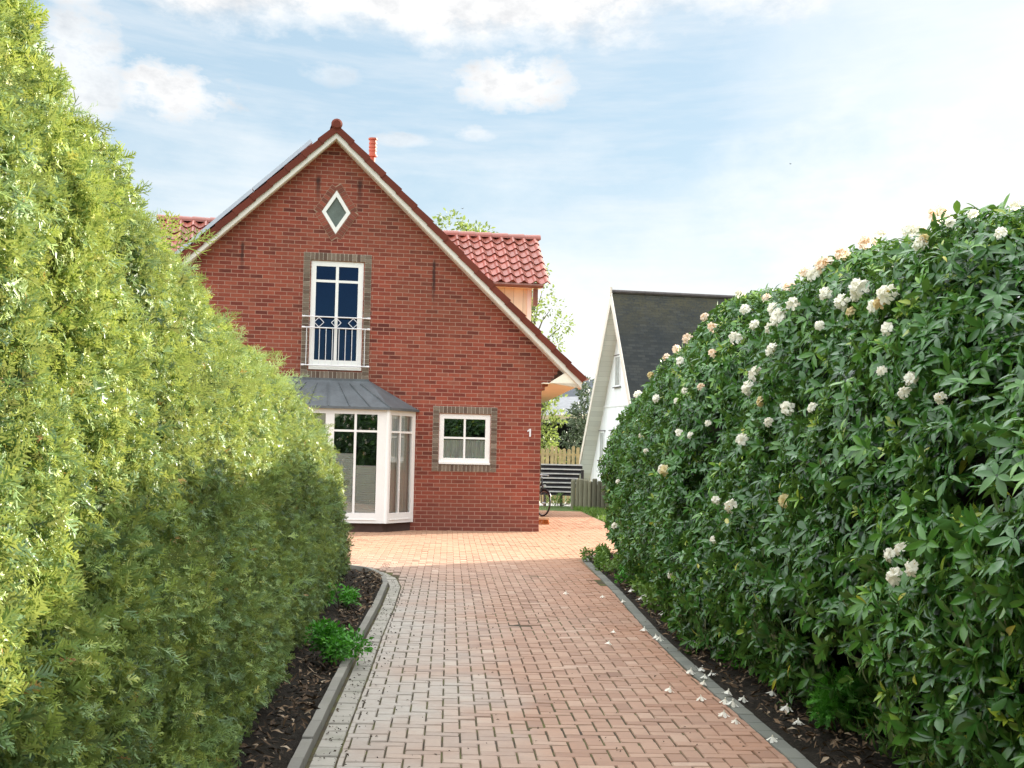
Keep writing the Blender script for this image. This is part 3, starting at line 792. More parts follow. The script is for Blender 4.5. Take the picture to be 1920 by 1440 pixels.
    for i in range(12):
        m = MB(); y = -.8 + i * 1.6; x = -1.20 - (y / KY - 3) * .114 - .62
        m.tube([(x + 2.2, y - 5, 0), (x - .05 + 2.2, y - 5 + .03, .7), (x - .05 + 2.2, y - 5, 1.6)], [.05, .04, .02], 7)
        m.build('stem', M['bark'], root, True)
    return root
left_hedge()

# ------------------------------------------------------------------ right rhododendron hedge
RH_BASE = np.array([2.9, 6, 0])
def rh_surface():
    Y0, Y1 = -.8, 13.15
    def f(u, v):
        y = Y0 + (Y1 - Y0) * u; yr = y * KY
        h = interp(y, [-.8, 2., 3.2, 4.4, 5.2, 6.2, 7.4, 8.5, 10., 11., 12., 12.7, 13.15], [2.35, 2.38, 2.52, 2.88, 3.08, 3.14, 3.24, 3.26, 3.16, 3.02, 2.72, 2.35, 1.7])
        xf = interp(y, [-.8, 3, 5, 8, 11, 12.3, 13.15], [2.08, 1.92, 1.80, 1.72, 1.62, 1.58, 1.9])      # bulge of the driveway face
        e = np.clip((Y1 - y) / .9, 0, 1); e = np.sqrt(np.clip(1 - (1 - e) ** 2, 0, 1))
        sx = np.interp(v, [0, .05, .12, .22, .34, .46, .55, .62, .70, .80, .90, 1.], [-.12, -.20, -.24, -.15, .02, .20, .40, .66, 1.10, 1.75, 2.2, 2.3])
        sz = np.interp(v, [0, .05, .12, .22, .34, .46, .55, .62, .70, .80, .90, 1.], [.03, .08, .18, .34, .56, .76, .90, .97, 1., .93, .6, .05])
        mid = 1.15; near = np.interp(y, [3., 4.6, 6.5, 10.2, 12.2], [.0, .5, 1., .8, .1]); sx = np.where((sx < .04) & (v < .3), sx * near, sx) + np.where(v < .14, (.14 - v) * 3.2 * (1 - near), 0)
        x = xf + mid + (sx - mid) * (.10 + .90 * e); z = h * sz * (.86 + .14 * e)
        return np.stack([x, yr, z], 1)
    def disp(P): return .11 * vnoise(P, 1.4, 43) + .07 * vnoise(P, 3.4, 44) + .03 * vnoise(P, 8., 45)
    S = Surf(f, 340, 80, disp)
    if S.N[170, 20, 0] > 0: S.N = -S.N
    S.G = S.G - RH_BASE
    return S
def truss(seed, nfl=8):
    """loose dome of wide funnel flowers, each with five ruffled petals"""
    r = random.Random(seed); m = MB()
    for i in range(nfl):
        t = (i + .5) / nfl; ph = math.acos(1 - t * 1.15) + r.uniform(-.15, .15); th = i * 2.39996 + r.uniform(-.35, .35)
        d = Vector((math.sin(ph) * math.cos(th), math.sin(ph) * math.sin(th), math.cos(ph)))
        a = d.cross(Vector((0, 0, 1)) if abs(d.z) < .9 else Vector((1, 0, 0))).normalized(); b = d.cross(a)
        o = d * r.uniform(.22, .44); R0 = r.uniform(.44, .60); base_t = r.uniform(0, .8); age = r.random() < .10
        if age: base_t = r.uniform(.9, 1.); R0 *= .6
        for k in range(5):
            al = k * 1.2566 + r.uniform(-.18, .18); u = a * math.cos(al) + b * math.sin(al); w = d.cross(u)
            cup = r.uniform(-.02, .20); wv = r.uniform(-.04, .04)
            p = [o + u * .03, o + d * .14 + u * R0 * .40, o + d * (.16 + cup * .5) + u * R0 * .80, o + d * (.14 + cup * .6) + u * R0 * 1.15]
            ww = [.03, R0 * .26, R0 * .42, R0 * .12]
            for q in range(3):
                m.face([p[q] - w * ww[q] + d * wv * q, p[q] + w * ww[q] - d * wv * q, p[q + 1] + w * ww[q + 1] - d * wv * (q + 1), p[q + 1] - w * ww[q + 1] + d * wv * (q + 1)], 0, None, min(1, base_t + (.12 if q == 0 else 0)))
        if not age: m.tube([o + d * .1, o + d * .5 + a * .06], [.012, .02], 4, tint=.95)
    return m
#FLOWERS: (point on the hedge, outward direction, size, kind)
FLOWERS = []
def right_hedge():
    root = empty('rhododendron_hedge', RH_BASE)
    tag(root, 'dark glossy rhododendron hedge with white and peach blooms along the right of the driveway', 'hedge')
    S = rh_surface(); cam = np.array([0, 0, 1.6]) - RH_BASE
    def weight(c):
        d = np.linalg.norm(c - cam, axis=1)
        return np.clip(7.5 / d, .7, 1.3) * np.where(c[:, 0] > .2, .15, 1.) * np.where(c[:, 1] + 6 < 2.6, .3, 1)
    A = S.area()
    temps = [leaf_template(.33, .06, .10, 4, 1.1), leaf_template(.38, .08, .26, 4, 1.0), leaf_template(.30, .05, .40, 4, .9), leaf_template(.42, .05, .16, 4, 1.15)]
    def layer(n, depth0, depth1, lmin, lmax, seed, tshift):
        rr = np.random.default_rng(seed); P, N = S.sample(n, weight, rr); W = P + RH_BASE
        # gaps: whole pockets without outer shoots
        gap = vnoise(W, 2.6, 61) + .5 * vnoise(W, 5., 62); low = W[:, 2] < .55
        keep = (gap > (-.60 if depth0 < 0 else -1.15)) | (rr.random(n) < .16); hollow = np.exp(-((W[:, 1] - 7.3) / 1.3) ** 2 - ((W[:, 2] - .42) / .30) ** 2) + .9 * np.exp(-((W[:, 1] - 5.8) / .5) ** 2 - ((W[:, 2] - 1.55) / .28) ** 2)
        keep &= (rr.random(n) > hollow * 1.25)
        P, N, W = P[keep], N[keep], W[keep]; n = len(P)
        P = P - N * rr.uniform(depth0, depth1, n)[:, None]
        A_ = unit(N + np.array([0, 0, .35]) + rr.normal(0, .45, (n, 3)))
        tw = np.clip(rr.normal(.42, .16, n) + .18 * vnoise(W, 1.6, 63) + tshift, 0, .9)
        new = (rr.random(n) < .045 + .10 * (W[:, 2] > 2.4)); tw[new] = rr.uniform(.88, .97, new.sum())
        K = 9; out = []
        x = np.cross(A_, np.array([.3, .2, .93])); x = unit(x); y = np.cross(A_, x)
        ph0 = rr.uniform(0, 6.28, n)
        Ps, Xs, Ys, Zs, Sc, T = [], [], [], [], [], []
        for k in range(K):
            on = rr.random(n) < .88
            ph = ph0 + k * 2 * math.pi / K * 1.02 + rr.normal(0, .18, n)
            rad = x * np.cos(ph)[:, None] + y * np.sin(ph)[:, None]
            el = np.where(new, .9, .38) + rr.normal(0, .28, n)
            d = rad + A_ * el[:, None] + np.array([-.06, -.05, -.34]) * np.where(new, .2, 1)[:, None]
            d = unit(d); up = unit(A_ - d * (A_ * d).sum(1, keepdims=True) + rr.normal(0, .16, (n, 3)))
            X = unit(np.cross(d, up)); Z = np.cross(X, d)
            L = rr.uniform(lmin, lmax, n) * np.where(new, .7, 1)
            Ps.append((P + rad * .008 + A_ * rr.uniform(-.02, .01, n)[:, None])[on]); Xs.append(X[on]); Ys.append(d[on]); Zs.append(Z[on]); Sc.append(L[on]); T.append(np.clip(tw + rr.normal(0, .07, n), 0, .975)[on])
        P, X, Y, Z, sc, T = map(np.concatenate, (Ps, Xs, Ys, Zs, Sc, T))
        yl = rr.random(len(T)) < .0025; T[yl] = 1.
        scatter('foliage', temps, rr.integers(0, 4, len(T)), P, X, Y, Z, sc, T, M['rhodo'], root)
    layer(int(A * 102), -.08, .08, .048, .105, 71, .05)
    layer(int(A * 62), .08, .28, .07, .115, 72, -.08)
    S.core('inner_shade_core', .42, M['core'], root)  # dark sheet painted as the self-shadow behind the leaves
    r = random.Random(8)
    for i in range(30):
        m = MB(); y = -.2 + i * .75 + r.uniform(-.1, .1); x = 2.5 + r.uniform(-.1, .35)
        p = Vector((x, y, 0)) - Vector(RH_BASE); d = Vector((r.uniform(-.35, .1), r.uniform(-.3, .3), 1.0))
        m.tube([p, p + d * .35, p + d * .8 + Vector((-.08, 0, 0)), p + d * 1.3 + Vector((-.1, .05, 0))], [.022, .018, .013, .008], 6)
        m.build('stem', M['bark'], root, True)
    heads = {k: [truss(k * 10 + i, 7 + i).build('flower_cluster', M[mt], root).data for i in range(3)] for k, mt in ((0, 'petal'), (1, 'petal_pink'), (2, 'petal_old'))}
    proto = [o for o in root.children if o.name.startswith('flower_cluster')]
    for o in proto: bpy.data.objects.remove(o)
    r = random.Random(4)
    for (px, py, pz, nx, ny, nz, sz, kind) in FLOWERS:
        o = link('flower_cluster', heads[kind][r.randrange(3)], root)
        o.location = Vector((px, py, pz)) - Vector(RH_BASE)
        d = Vector((nx, ny, nz)) + Vector((r.uniform(-.25, .25), r.uniform(-.25, .25), r.uniform(.1, .5)))
        o.rotation_euler = (d.normalized().to_track_quat('Z', 'Y') @ Matrix.Rotation(r.uniform(0, 6.28), 3, 'Z').to_quaternion()).to_euler()
        sz = min(sz, .088) * .88; o.scale = (sz * r.uniform(.9, 1.2), sz * r.uniform(.9, 1.2), sz * r.uniform(.85, 1.15))
        if kind == 1: o['label'] = 'peach coloured flower cluster'
        if kind == 2: o['label'] = 'fading yellowish flower cluster'
#FLOWERDATA
FLOWERS += [(2.55, 8.85, 3.08, 0.01, -0.24, 0.97, 0.095, 1),
 (2.37, 7.77, 2.98, -0.55, -0.05, 0.83, 0.091, 1),
 (2.5, 8.8, 3.06, -0.06, -0.28, 0.96, 0.087, 0),
 (2.29, 7.91, 2.92, -0.68, 0.08, 0.73, 0.046, 0),
 (2.29, 9.05, 3.02, -0.63, -0.05, 0.78, 0.089, 1),
 (2.36, 8.99, 3.07, -0.52, -0.14, 0.85, 0.06, 0),
 (2.25, 9.56, 3.02, -0.45, -0.08, 0.89, 0.1, 1),
 (2.15, 9.67, 2.96, -0.67, -0.09, 0.74, 0.095, 1),
 (2.08, 9.68, 2.89, -0.84, -0.07, 0.53, 0.074, 0),
 (2.5, 12.6, 3.15, -0.34, -0.09, 0.94, 0.1, 1),
 (2.09, 11.11, 2.79, -0.94, 0.13, 0.32, 0.099, 0),
 (1.98, 9.87, 2.7, -0.86, -0.16, 0.49, 0.075, 0),
 (1.9, 9.99, 2.61, -0.88, -0.07, 0.47, 0.085, 0),
 (2.06, 11.19, 2.65, -0.97, -0.07, 0.23, 0.065, 0),
 (2.12, 8.53, 2.66, -1.0, -0.02, 0.06, 0.088, 0),
 (2.11, 8.6, 2.62, -0.96, -0.28, 0.1, 0.058, 0),
 (2.06, 8.73, 2.59, -0.9, -0.38, 0.2, 0.082, 0),
 (2.02, 7.52, 2.5, -0.88, -0.19, 0.44, 0.074, 0),
 (1.98, 7.65, 2.45, -0.92, -0.11, 0.36, 0.055, 0),
 (1.99, 7.58, 2.46, -0.9, -0.16, 0.4, 0.048, 2),
 (2.01, 8.97, 2.67, -0.93, -0.16, 0.34, 0.068, 0),
 (2.32, 7.41, 2.88, -0.66, -0.11, 0.75, 0.05, 0),
 (2.37, 7.2, 2.89, -0.58, -0.17, 0.8, 0.045, 0),
 (2.2, 7.55, 2.78, -0.79, -0.16, 0.59, 0.058, 0),
 (2.22, 7.55, 2.81, -0.79, -0.16, 0.59, 0.045, 2),
 (1.98, 7.38, 2.3, -0.89, -0.16, 0.43, 0.053, 0),
 (1.96, 6.85, 2.01, -0.95, -0.16, 0.26, 0.055, 0),
 (1.94, 6.9, 1.94, -0.97, -0.09, 0.23, 0.045, 0),
 (1.92, 7.25, 2.07, -0.99, -0.08, 0.07, 0.045, 0),
 (2.0, 6.51, 1.9, -0.95, -0.07, 0.3, 0.045, 0),
 (1.77, 6.51, 1.17, -0.97, 0.07, 0.24, 0.05, 0),
 (1.73, 6.01, 1.15, -0.98, -0.03, 0.18, 0.054, 0),
 (1.75, 6.35, 1.08, -0.92, 0.06, 0.38, 0.057, 0),
 (1.76, 6.3, 1.21, -0.99, 0.15, 0.03, 0.045, 0),
 (1.81, 9.14, 1.93, -0.98, -0.01, 0.22, 0.074, 0),
 (1.85, 8.61, 1.92, -0.89, -0.06, 0.46, 0.046, 0),
 (1.84, 9.89, 2.37, -0.99, -0.07, 0.12, 0.08, 0),
 (1.93, 11.03, 2.27, -0.99, 0.03, 0.11, 0.089, 0),
 (1.92, 11.35, 2.17, -0.95, 0.02, 0.31, 0.081, 0),
 (1.79, 10.03, 2.01, -0.99, -0.09, 0.04, 0.054, 2),
 (1.74, 10.51, 1.74, -0.94, 0.01, 0.33, 0.066, 0),
 (1.68, 8.54, 1.35, -0.99, 0.16, 0.04, 0.061, 2),
 (1.62, 10.24, 1.25, -0.91, -0.23, 0.34, 0.069, 0),
 (1.66, 11.26, 1.26, -0.98, -0.16, 0.14, 0.051, 0),
 (1.91, 15.32, 2.9, -0.9, 0.03, 0.43, 0.076, 1),
 (2.21, 18.86, 3.05, -0.68, -0.03, 0.74, 0.085, 1),
 (2.06, 18.69, 2.93, -0.57, -0.09, 0.81, 0.067, 1),
 (1.86, 18.68, 2.68, -0.95, 0.0, 0.32, 0.075, 2),
 (1.9, 13.27, 2.84, -0.92, -0.02, 0.39, 0.071, 1),
 (1.96, 12.28, 2.65, -0.71, -0.19, 0.67, 0.094, 0),
 (1.85, 15.34, 2.64, -0.92, -0.01, 0.4, 0.082, 0),
 (1.82, 12.69, 2.55, -0.89, -0.05, 0.46, 0.057, 1),
 (2.07, 11.96, 2.74, -0.88, -0.08, 0.47, 0.07, 0),
 (2.3, 14.15, 3.27, -0.59, -0.12, 0.8, 0.089, 0),
 (1.96, 14.29, 3.04, -0.87, -0.07, 0.49, 0.07, 1),
 (1.72, 12.71, 2.24, -0.9, -0.17, 0.41, 0.051, 1),
 (1.65, 13.34, 2.23, -0.95, 0.03, 0.3, 0.045, 0),
 (1.68, 14.22, 2.17, -0.99, -0.03, 0.11, 0.045, 0),
 (1.72, 16.66, 2.29, -0.96, -0.15, 0.21, 0.067, 0),
 (1.87, 20.74, 2.51, -0.83, 0.02, 0.56, 0.093, 0),
 (1.94, 20.94, 2.32, 0.71, -0.05, -0.71, 0.075, 0),
 (1.56, 12.95, 1.82, -0.93, -0.27, 0.24, 0.058, 0),
 (1.63, 12.72, 1.8, -0.95, -0.29, 0.08, 0.045, 0),
 (1.45, 13.1, 1.47, -1.0, -0.07, 0.03, 0.07, 2),
 (1.43, 13.23, 1.48, -0.99, -0.12, -0.12, 0.059, 0),
 (2.1, 12.64, 2.95, -0.48, -0.23, 0.85, 0.074, 0),
 (2.53, 7.01, 2.91, -0.21, -0.38, 0.9, 0.054, 0),
 (2.36, 6.76, 2.72, -0.53, -0.34, 0.78, 0.045, 0),
 (1.43, 12.34, 0.57, -0.99, -0.11, -0.06, 0.045, 0),
 (1.42, 18.84, 0.66, -1.0, -0.03, 0.03, 0.063, 0),
 (1.64, 17.58, 1.86, -0.99, -0.04, 0.15, 0.055, 0),
 (1.47, 19.05, 1.25, -1.0, 0.01, 0.04, 0.051, 0),
 (1.56, 10.65, 0.98, -0.96, 0.05, 0.26, 0.045, 0),
 (1.81, 9.83, 1.86, -0.97, -0.17, 0.19, 0.045, 0),
 (1.73, 12.27, 1.9, -0.95, -0.25, 0.17, 0.045, 0),
 (2.11, 10.09, 2.96, -0.7, -0.09, 0.71, 0.059, 1),
 (2.3, 12.68, 3.06, -0.58, -0.25, 0.77, 0.068, 1),
 (1.96, 8.92, 2.46, -0.95, -0.22, 0.22, 0.048, 0),
 (2.08, 8.6, 2.52, -0.87, -0.19, 0.46, 0.046, 2),
 (1.59, 16.42, 1.66, -0.95, -0.27, 0.14, 0.045, 0)]
right_hedge()
#HOUSE
# ------------------------------------------------------------------ the brick house (local frame: x along the gable, y backwards, z up)
def outline_frame(m, x0, x1, z0, z1, w, y0, y1, bottom=None):
    b = w if bottom is None else bottom
    m.box(x0, x0 + w, y0, y1, z0, z1); m.box(x1 - w, x1, y0, y1, z0, z1)
    m.box(x0 + w, x1 - w, y0, y1, z1 - w, z1); m.box(x0 + w, x1 - w, y0, y1, z0, z0 + b)
def brick_surround(m, x0, x1, z0, z1, t, r, y0=-.014, tall=.14, mort=1):
    """soldier bricks over and under the opening, stretchers up both sides"""
    n = max(2, round((x1 - x0) / .083))
    for (a, b) in ((z1, z1 + tall), (z0 - tall, z0)):
        for i in range(n):
            s = (x1 - x0) / n; m.box(x0 + i * s + .008, x0 + (i + 1) * s - .008, y0 - r.uniform(0, .004), .02, a + .005, b - .005, 0, r.random())
    n = max(2, round((z1 - z0 + 2 * tall) / .0833)); s = (z1 - z0 + 2 * tall) / n
    for i in range(n):
        for (a, b) in ((x0 - t, x0), (x1, x1 + t)):
            m.box(a + .005, b - .005, y0 - r.uniform(0, .004), .02, z0 - tall + i * s + .007, z0 - tall + (i + 1) * s - .007, 0, r.random())
    for q in ((x0 - t, x0, z0 - tall, z1 + tall), (x1, x1 + t, z0 - tall, z1 + tall), (x0, x1, z1, z1 + tall), (x0, x1, z0 - tall, z0)):
        m.box(q[0], q[1], y0 + .008, .015, q[2], q[3], 1)

RX, RZ, SL = -4.39, 8.13, .94            # ridge line, ridge height, slope of the roof
DEP = 10.5
def roofz(x): return RZ - SL * abs(x - RX)
def pantile_slope(m, x0, x1, ylo, zlo, yhi, zhi, pitch=.27, row=.32, r=random):
    """S-shaped tiles in overlapping rows; slope rises from (ylo,zlo) to (yhi,zhi)"""
    L = math.hypot(yhi - ylo, zhi - zlo); nr = max(1, round(L / row)); dy, dz = (yhi - ylo) / L, (zhi - zlo) / L
    ny, nz = (-dz, dy) if dy > 0 else (dz, -dy)
    nt = max(1, round((x1 - x0) / pitch)); pt = (x1 - x0) / nt; sub = 8
    for i in range(nr):
        a = L * i / nr - .05; b = L * (i + 1) / nr
        for c in range(nt):
            tn = r.random(); jit = r.uniform(-.004, .004)
            def prof(t):
                return .062 * (0.5 - 0.5 * math.cos(2 * math.pi * min(1, max(0, (t - .42) / .58)))) - .026 * math.sin(math.pi * min(1, t / .42))
            for k in range(sub):
                t0, t1 = k / sub, (k + 1) / sub; xa, xb = x0 + (c + t0) * pt, x0 + (c + t1) * pt
                def P(x, s, h): return (x, ylo + dy * s + ny * h, zlo + dz * s + nz * h)
                h0, h1 = prof(t0) + jit, prof(t1) + jit
                m.face([P(xa, a, h0 + .055), P(xb, a, h1 + .055), P(xb, b, h1 + .018), P(xa, b, h0 + .018)], 0, None, tn)
                m.face([P(xa, a, h0 + .025), P(xb, a, h1 + .025), P(xb, a, h1 + .055), P(xa, a, h0 + .055)], 1, None, tn)

def brick_house():
    H = empty('brick_house', (HP[0], HP[1], 0), HA); r = random.Random(12)
    tag(H, 'red brick gabled house with white windows at the end of the driveway', 'house')
    # --- wall, with its openings
    ox = {'small': (-2.12, -1.06, 1.35, 2.38), 'french': (-4.80, -3.745, 3.19, 5.39), 'bay': (-6.14, -2.68, .02, 2.42)}
    zt = lambda x: roofz(x) - .22
    step = []
    for i in range(7):
        x = i * .065; step.append((x, 2.94 + i * .0833))
    outer = [(0, -.15)]
    for i in range(6):
        z = 2.92 + i * .0833; outer += [(i * .065, z), ((i + 1) * .065, z)]
    outer.append((.39, zt(.39)))
    left = [(2 * RX - x, z) for x, z in outer[::-1]]
    outer = outer + [(RX, zt(RX))] + left
    outer = [p for i, p in enumerate(outer) if i == 0 or p != outer[i - 1]]
    holes = [[(a, c), (a, d), (b, d), (b, c)] for a, b, c, d in ox.values()]
    dcx, dcz, dhw, dhh = -4.335, 6.39, .29, .445
    holes.append([(dcx - dhw, dcz), (dcx, dcz + dhh), (dcx + dhw, dcz), (dcx, dcz - dhh)])
    m = MB(); loops = [outer] + holes; flat = [p for l in loops for p in l]
    for t in tessellate_polygon([[Vector((p[0], p[1], 0)) for p in l] for l in loops]):
        p = [flat[i] for i in t]
        if (p[1][0] - p[0][0]) * (p[2][1] - p[0][1]) - (p[1][1] - p[0][1]) * (p[2][0] - p[0][0]) < 0: p = [p[0], p[2], p[1]]
        m.face([(a, 0, b) for a, b in p], 0, p)
    for h in holes:                                   # reveals
        for i in range(4):
            a, b = h[i], h[(i + 1) % 4]; hz = abs(a[1] - b[1]) < .01
            uv = [(a[0], a[1]), (b[0], b[1]), (b[0], b[1] + .12), (a[0], a[1] + .12)] if hz else [(a[0], a[1]), (b[0], b[1]), (b[0] + .12, b[1]), (a[0] + .12, a[1])]
            m.face([(a[0], 0, a[1]), (b[0], 0, b[1]), (b[0], .14, b[1]), (a[0], .14, a[1])], 0, uv)
    for i in range(len(outer) - 1):                   # corbel undersides
        a, b = outer[i], outer[i + 1]
        if abs(a[1] - b[1]) < .01 and abs(a[0] - b[0]) < .1:
            m.face([(a[0], 0, a[1]), (b[0], 0, b[1]), (b[0], .24, b[1]), (a[0], .24, a[1])], 0, [(a[0], 0), (b[0], 0), (b[0], .24), (a[0], .24)])
        elif abs(a[0] - b[0]) < .01 and abs(a[1] - b[1]) < .2:
            m.face([(a[0], 0, a[1]), (a[0], .24, a[1]), (b[0], .24, b[1]), (b[0], 0, b[1])], 0, [(0, a[1]), (.24, a[1]), (.24, b[1]), (0, b[1])])
    LX = 2 * RX
    for x, sg in ((0, 1), (LX, -1)):                  # side walls
        q = [(x, 0, -.15), (x, DEP, -.15), (x, DEP, 3.3), (x, 0, 3.3)]
        m.face(q if sg > 0 else q[::-1], 0, [(p[1] + .1, p[2]) for p in (q if sg > 0 else q[::-1])])
    m.face([(LX, DEP, -.15), (0, DEP, -.15), (0, DEP, 3.3), (RX, DEP, zt(RX)), (LX, DEP, 3.3)][::-1], 0, [(p[0], p[2]) for p in [(LX, DEP, -.15), (0, DEP, -.15), (0, DEP, 3.3), (RX, DEP, zt(RX)), (LX, DEP, 3.3)][::-1]])
    # floors and a partition indoors, so that the rooms are closed
    m.box(LX + .02, -.02, .15, DEP - .02, 2.75, 3.0, 1); m.box(LX + .02, -.02, 4.0, 4.1, -.1, 6., 1)
    m.build('wall', [M['brick'], M['dark_room']], H)
    # --- roof: overlapping courses on both sides
    m = MB(); nrow = 16
    for sg in (1, -1):
        for i in range(nrow):
            L = 7.20 / nrow; s0 = i * L; s1 = (i + 1) * L + .05
            c = math.cos(math.atan(SL)); sn = math.sin(math.atan(SL))
            def P(s, h, y): return (RX + sg * (s * c + h * sn), y, RZ - s * sn + h * c)
            h0, h1 = -.035, .0
            m.hexa([P(s0, h0 - .05, -.22), P(s1, h1 - .05, -.22), P(s1, h1 - .05, DEP + .2), P(s0, h0 - .05, DEP + .2), P(s0, h0, -.22), P(s1, h1, -.22), P(s1, h1, DEP + .2), P(s0, h0, DEP + .2)], 0, r.random())
    roof = m.build('roof', M['tile'], H)
    m = MB()                                          # verge tiles: a lapped L-shaped tile per course
    for sg in (1, -1):
        for i in range(nrow):
            L = 7.20 / nrow; s0 = i * L; s1 = (i + 1) * L + .035; c = math.cos(math.atan(SL)); sn = math.sin(math.atan(SL))
            def P(s, h, y): return (RX + sg * (s * c + h * sn), y, RZ - s * sn + h * c)
            t = r.random(); ja = r.uniform(-.004, .004)
            m.hexa([P(s0, -.13, -.262 + ja), P(s1, -.112, -.27 + ja), P(s1, -.112, -.235), P(s0, -.13, -.235), P(s0, -.005, -.262 + ja), P(s1, .022, -.27 + ja), P(s1, .022, -.10), P(s0, -.005, -.10)], 0, t)
    m.build('verge_tiles', M['verge'], roof)
    m = MB()
    for i in range(28):
        y0 = -.27 + i * .4; pts = []
        n = 10
        ring = lambda y, R_: [(RX + R_ * math.cos(math.pi * k / n), y, RZ - .02 + R_ * math.sin(math.pi * k / n)) for k in range(n + 1)]
        a, b = ring(y0, .112), ring(y0 + .43, .10)
        for k in range(n): m.face([a[k], b[k], b[k + 1], a[k + 1]], 0, None, r.random() * .3 + .3)
        m.face(a[::1], 0, None, .3)
    m.tube([(RX, -.30, RZ - .005), (RX, -.265, RZ - .005)], [.075, .115], 14)
    m.build('ridge_cap', M['verge'], roof, False)
    # --- white bargeboards
    for sg in (1, -1):
        m = MB(); e = 5.18
        x = RX + sg * e
        top = lambda X: roofz(X) - .155; bot = lambda X: roofz(X) - .285
        pts = [(RX, top(RX)), (x, top(x)), (x, bot(x)), (RX, bot(RX))]
        if sg < 0: pts = pts[::-1]
        m.prism(pts, -.235, -.20)
        pts2 = [(RX, bot(RX) + .001), (x, bot(x) + .001), (x, bot(x) - .02), (RX, bot(RX) - .02)]
        if sg < 0: pts2 = pts2[::-1]
        m.prism(pts2, -.2, -.0, 0)
        m.build('bargeboard', M['barge'], H)
    # --- eave boxes with their soffits
    for sg in (1, -1):
        m = MB(); X = lambda v: v if sg > 0 else 2 * RX - v
        zs = 3.07; xe = .80
        tri = [(X(.12), zs), (X(xe), zs), (X(xe), roofz(xe) - .28), (X(.46), roofz(.46) - .28)]
        if sg < 0: tri = tri[::-1]
        m.prism(tri, -.198, -.17)
        a, b = sorted((X(-.01), X(xe)))
        xb = xe + (1.6 if sg > 0 else 0.)          # the eave widens into a side porch towards the back
        q = [(X(-.01), -.168, zs - .02), (X(xe), -.168, zs - .02), (X(xb), DEP, zs - .02), (X(-.01), DEP, zs - .02)]
        m.hexa(q + [(v[0], v[1], v[2] + .018) for v in q], 1)
        m.hexa([(X(xe), -.168, zs), (X(xe + .02), -.168, zs), (X(xb + .02), DEP, zs), (X(xb), DEP, zs), (X(xe), -.168, zs + .12), (X(xe + .02), -.168, zs + .12), (X(xb + .02), DEP, zs + .12), (X(xb), DEP, zs + .12)], 1)
        m.build('eave_box', [M['cream_plain'], M['cream_plain']], H)
    for sg in (1, -1):
        m = MB(); X = RX + sg * 5.28; n = 8
        for k in range(n):
            a0, a1 = math.pi + math.pi * k / n, math.pi + math.pi * (k + 1) / n
            p = [(X + .065 * math.cos(a), 3.19 + .055 * math.sin(a)) for a in (a0, a1)]
            m.face([(p[0][0], -.2, p[0][1]), (p[1][0], -.2, p[1][1]), (p[1][0], DEP, p[1][1]), (p[0][0], DEP, p[0][1])])
        m.build('gutter', M['gutter'], roof)
    # --- solar panels on the left slope
    c = math.cos(math.atan(SL)); sn = math.sin(math.atan(SL))
    for (s0, s1) in ((.55, 2.1), (2.13, 3.68), (3.71, 5.1)):
        for y in (.10, 1.15, 2.20, 3.25):
            m = MB()
            def P(s, h, yy): return (RX - (s * c + h * sn), yy, RZ - s * sn + h * c)
            def slab(a, b, ya, yb, h0, h1, mat): m.hexa([P(a, h0, ya), P(b, h0, ya), P(b, h0, yb), P(a, h0, yb), P(a, h1, ya), P(b, h1, ya), P(b, h1, yb), P(a, h1, yb)], mat)
            slab(s0 + .02, s1 - .02, y + .02, y + .98, .08, .145, 1); slab(s0, s0 + .02, y, y + 1.0, .08, .152, 0); slab(s1 - .02, s1, y, y + 1., .08, .152, 0)
            slab(s0 + .02, s1 - .02, y, y + .02, .08, .152, 0); slab(s0 + .02, s1 - .02, y + .98, y + 1., .08, .152, 0)
            m.build('solar_panel', [M['alu'], M['panel']], H)
    # --- flue pipe
    m = MB(); fx, fy = -3.35, 3.0; fz = roofz(fx)
    m.tube([(fx, fy, fz - .1), (fx, fy, 8.2)], .055, 12); m.tube([(fx, fy, 8.2), (fx, fy, 8.25), (fx, fy, 8.58)], [.07, .08, .08], 14)
    for z in (8.22, 8.34, 8.42, 8.50, 8.6): m.tube([(fx, fy, z - .018), (fx, fy, z + .018)], [.105 if z in (8.22, 8.6) else .092] * 2, 14)
    m.build('flue_pipe', M['terracotta'], H, False)
    # --- dormers
    for sg in (1, -1):
        X = (lambda v: v) if sg > 0 else (lambda v: 2 * RX - v - .0)
        e_ = 0.0 if sg > 0 else -1.55
        m = MB(); xf = .42 + e_; yn, yf, ze, zr = 3.2, 5.8, 5.40, 6.66
        poly = [(X(-2.6), 4.4), (X(xf), 3.2), (X(xf), ze), (X(-2.6), ze)]
        for yy in (yn, yf - .06): m.prism(poly if sg > 0 else poly[::-1], yy, yy + .06)
        q = [(X(xf) - .0, yn + .06, 3.4), (X(xf), yf - .06, 3.4), (X(xf), yf - .06, ze), (X(xf), 4.5, zr - .1), (X(xf), yn + .06, ze)]
        m.face(q if sg > 0 else q[::-1])
        m.bar((X(xf - .05), yn - .012, 3.4), (X(xf - .05), yn - .012, ze), .10, .02, (0, 1, 0), 1)
        d = m.build('dormer', [M['cream'], M['cream_plain']], H)
        m = MB(); xs = sorted((X(-3.0), X(.80 + e_)))
        pantile_slope(m, xs[0], xs[1], 2.98, 5.50, 4.5, 6.76, .28, .30, r)
        pantile_slope(m, xs[0], xs[1], 6.02, 5.50, 4.5, 6.76, .28, .30, r)
        m.build('dormer_roof', [M['tile'], M['verge']], d, False)
        m = MB(); n = 8
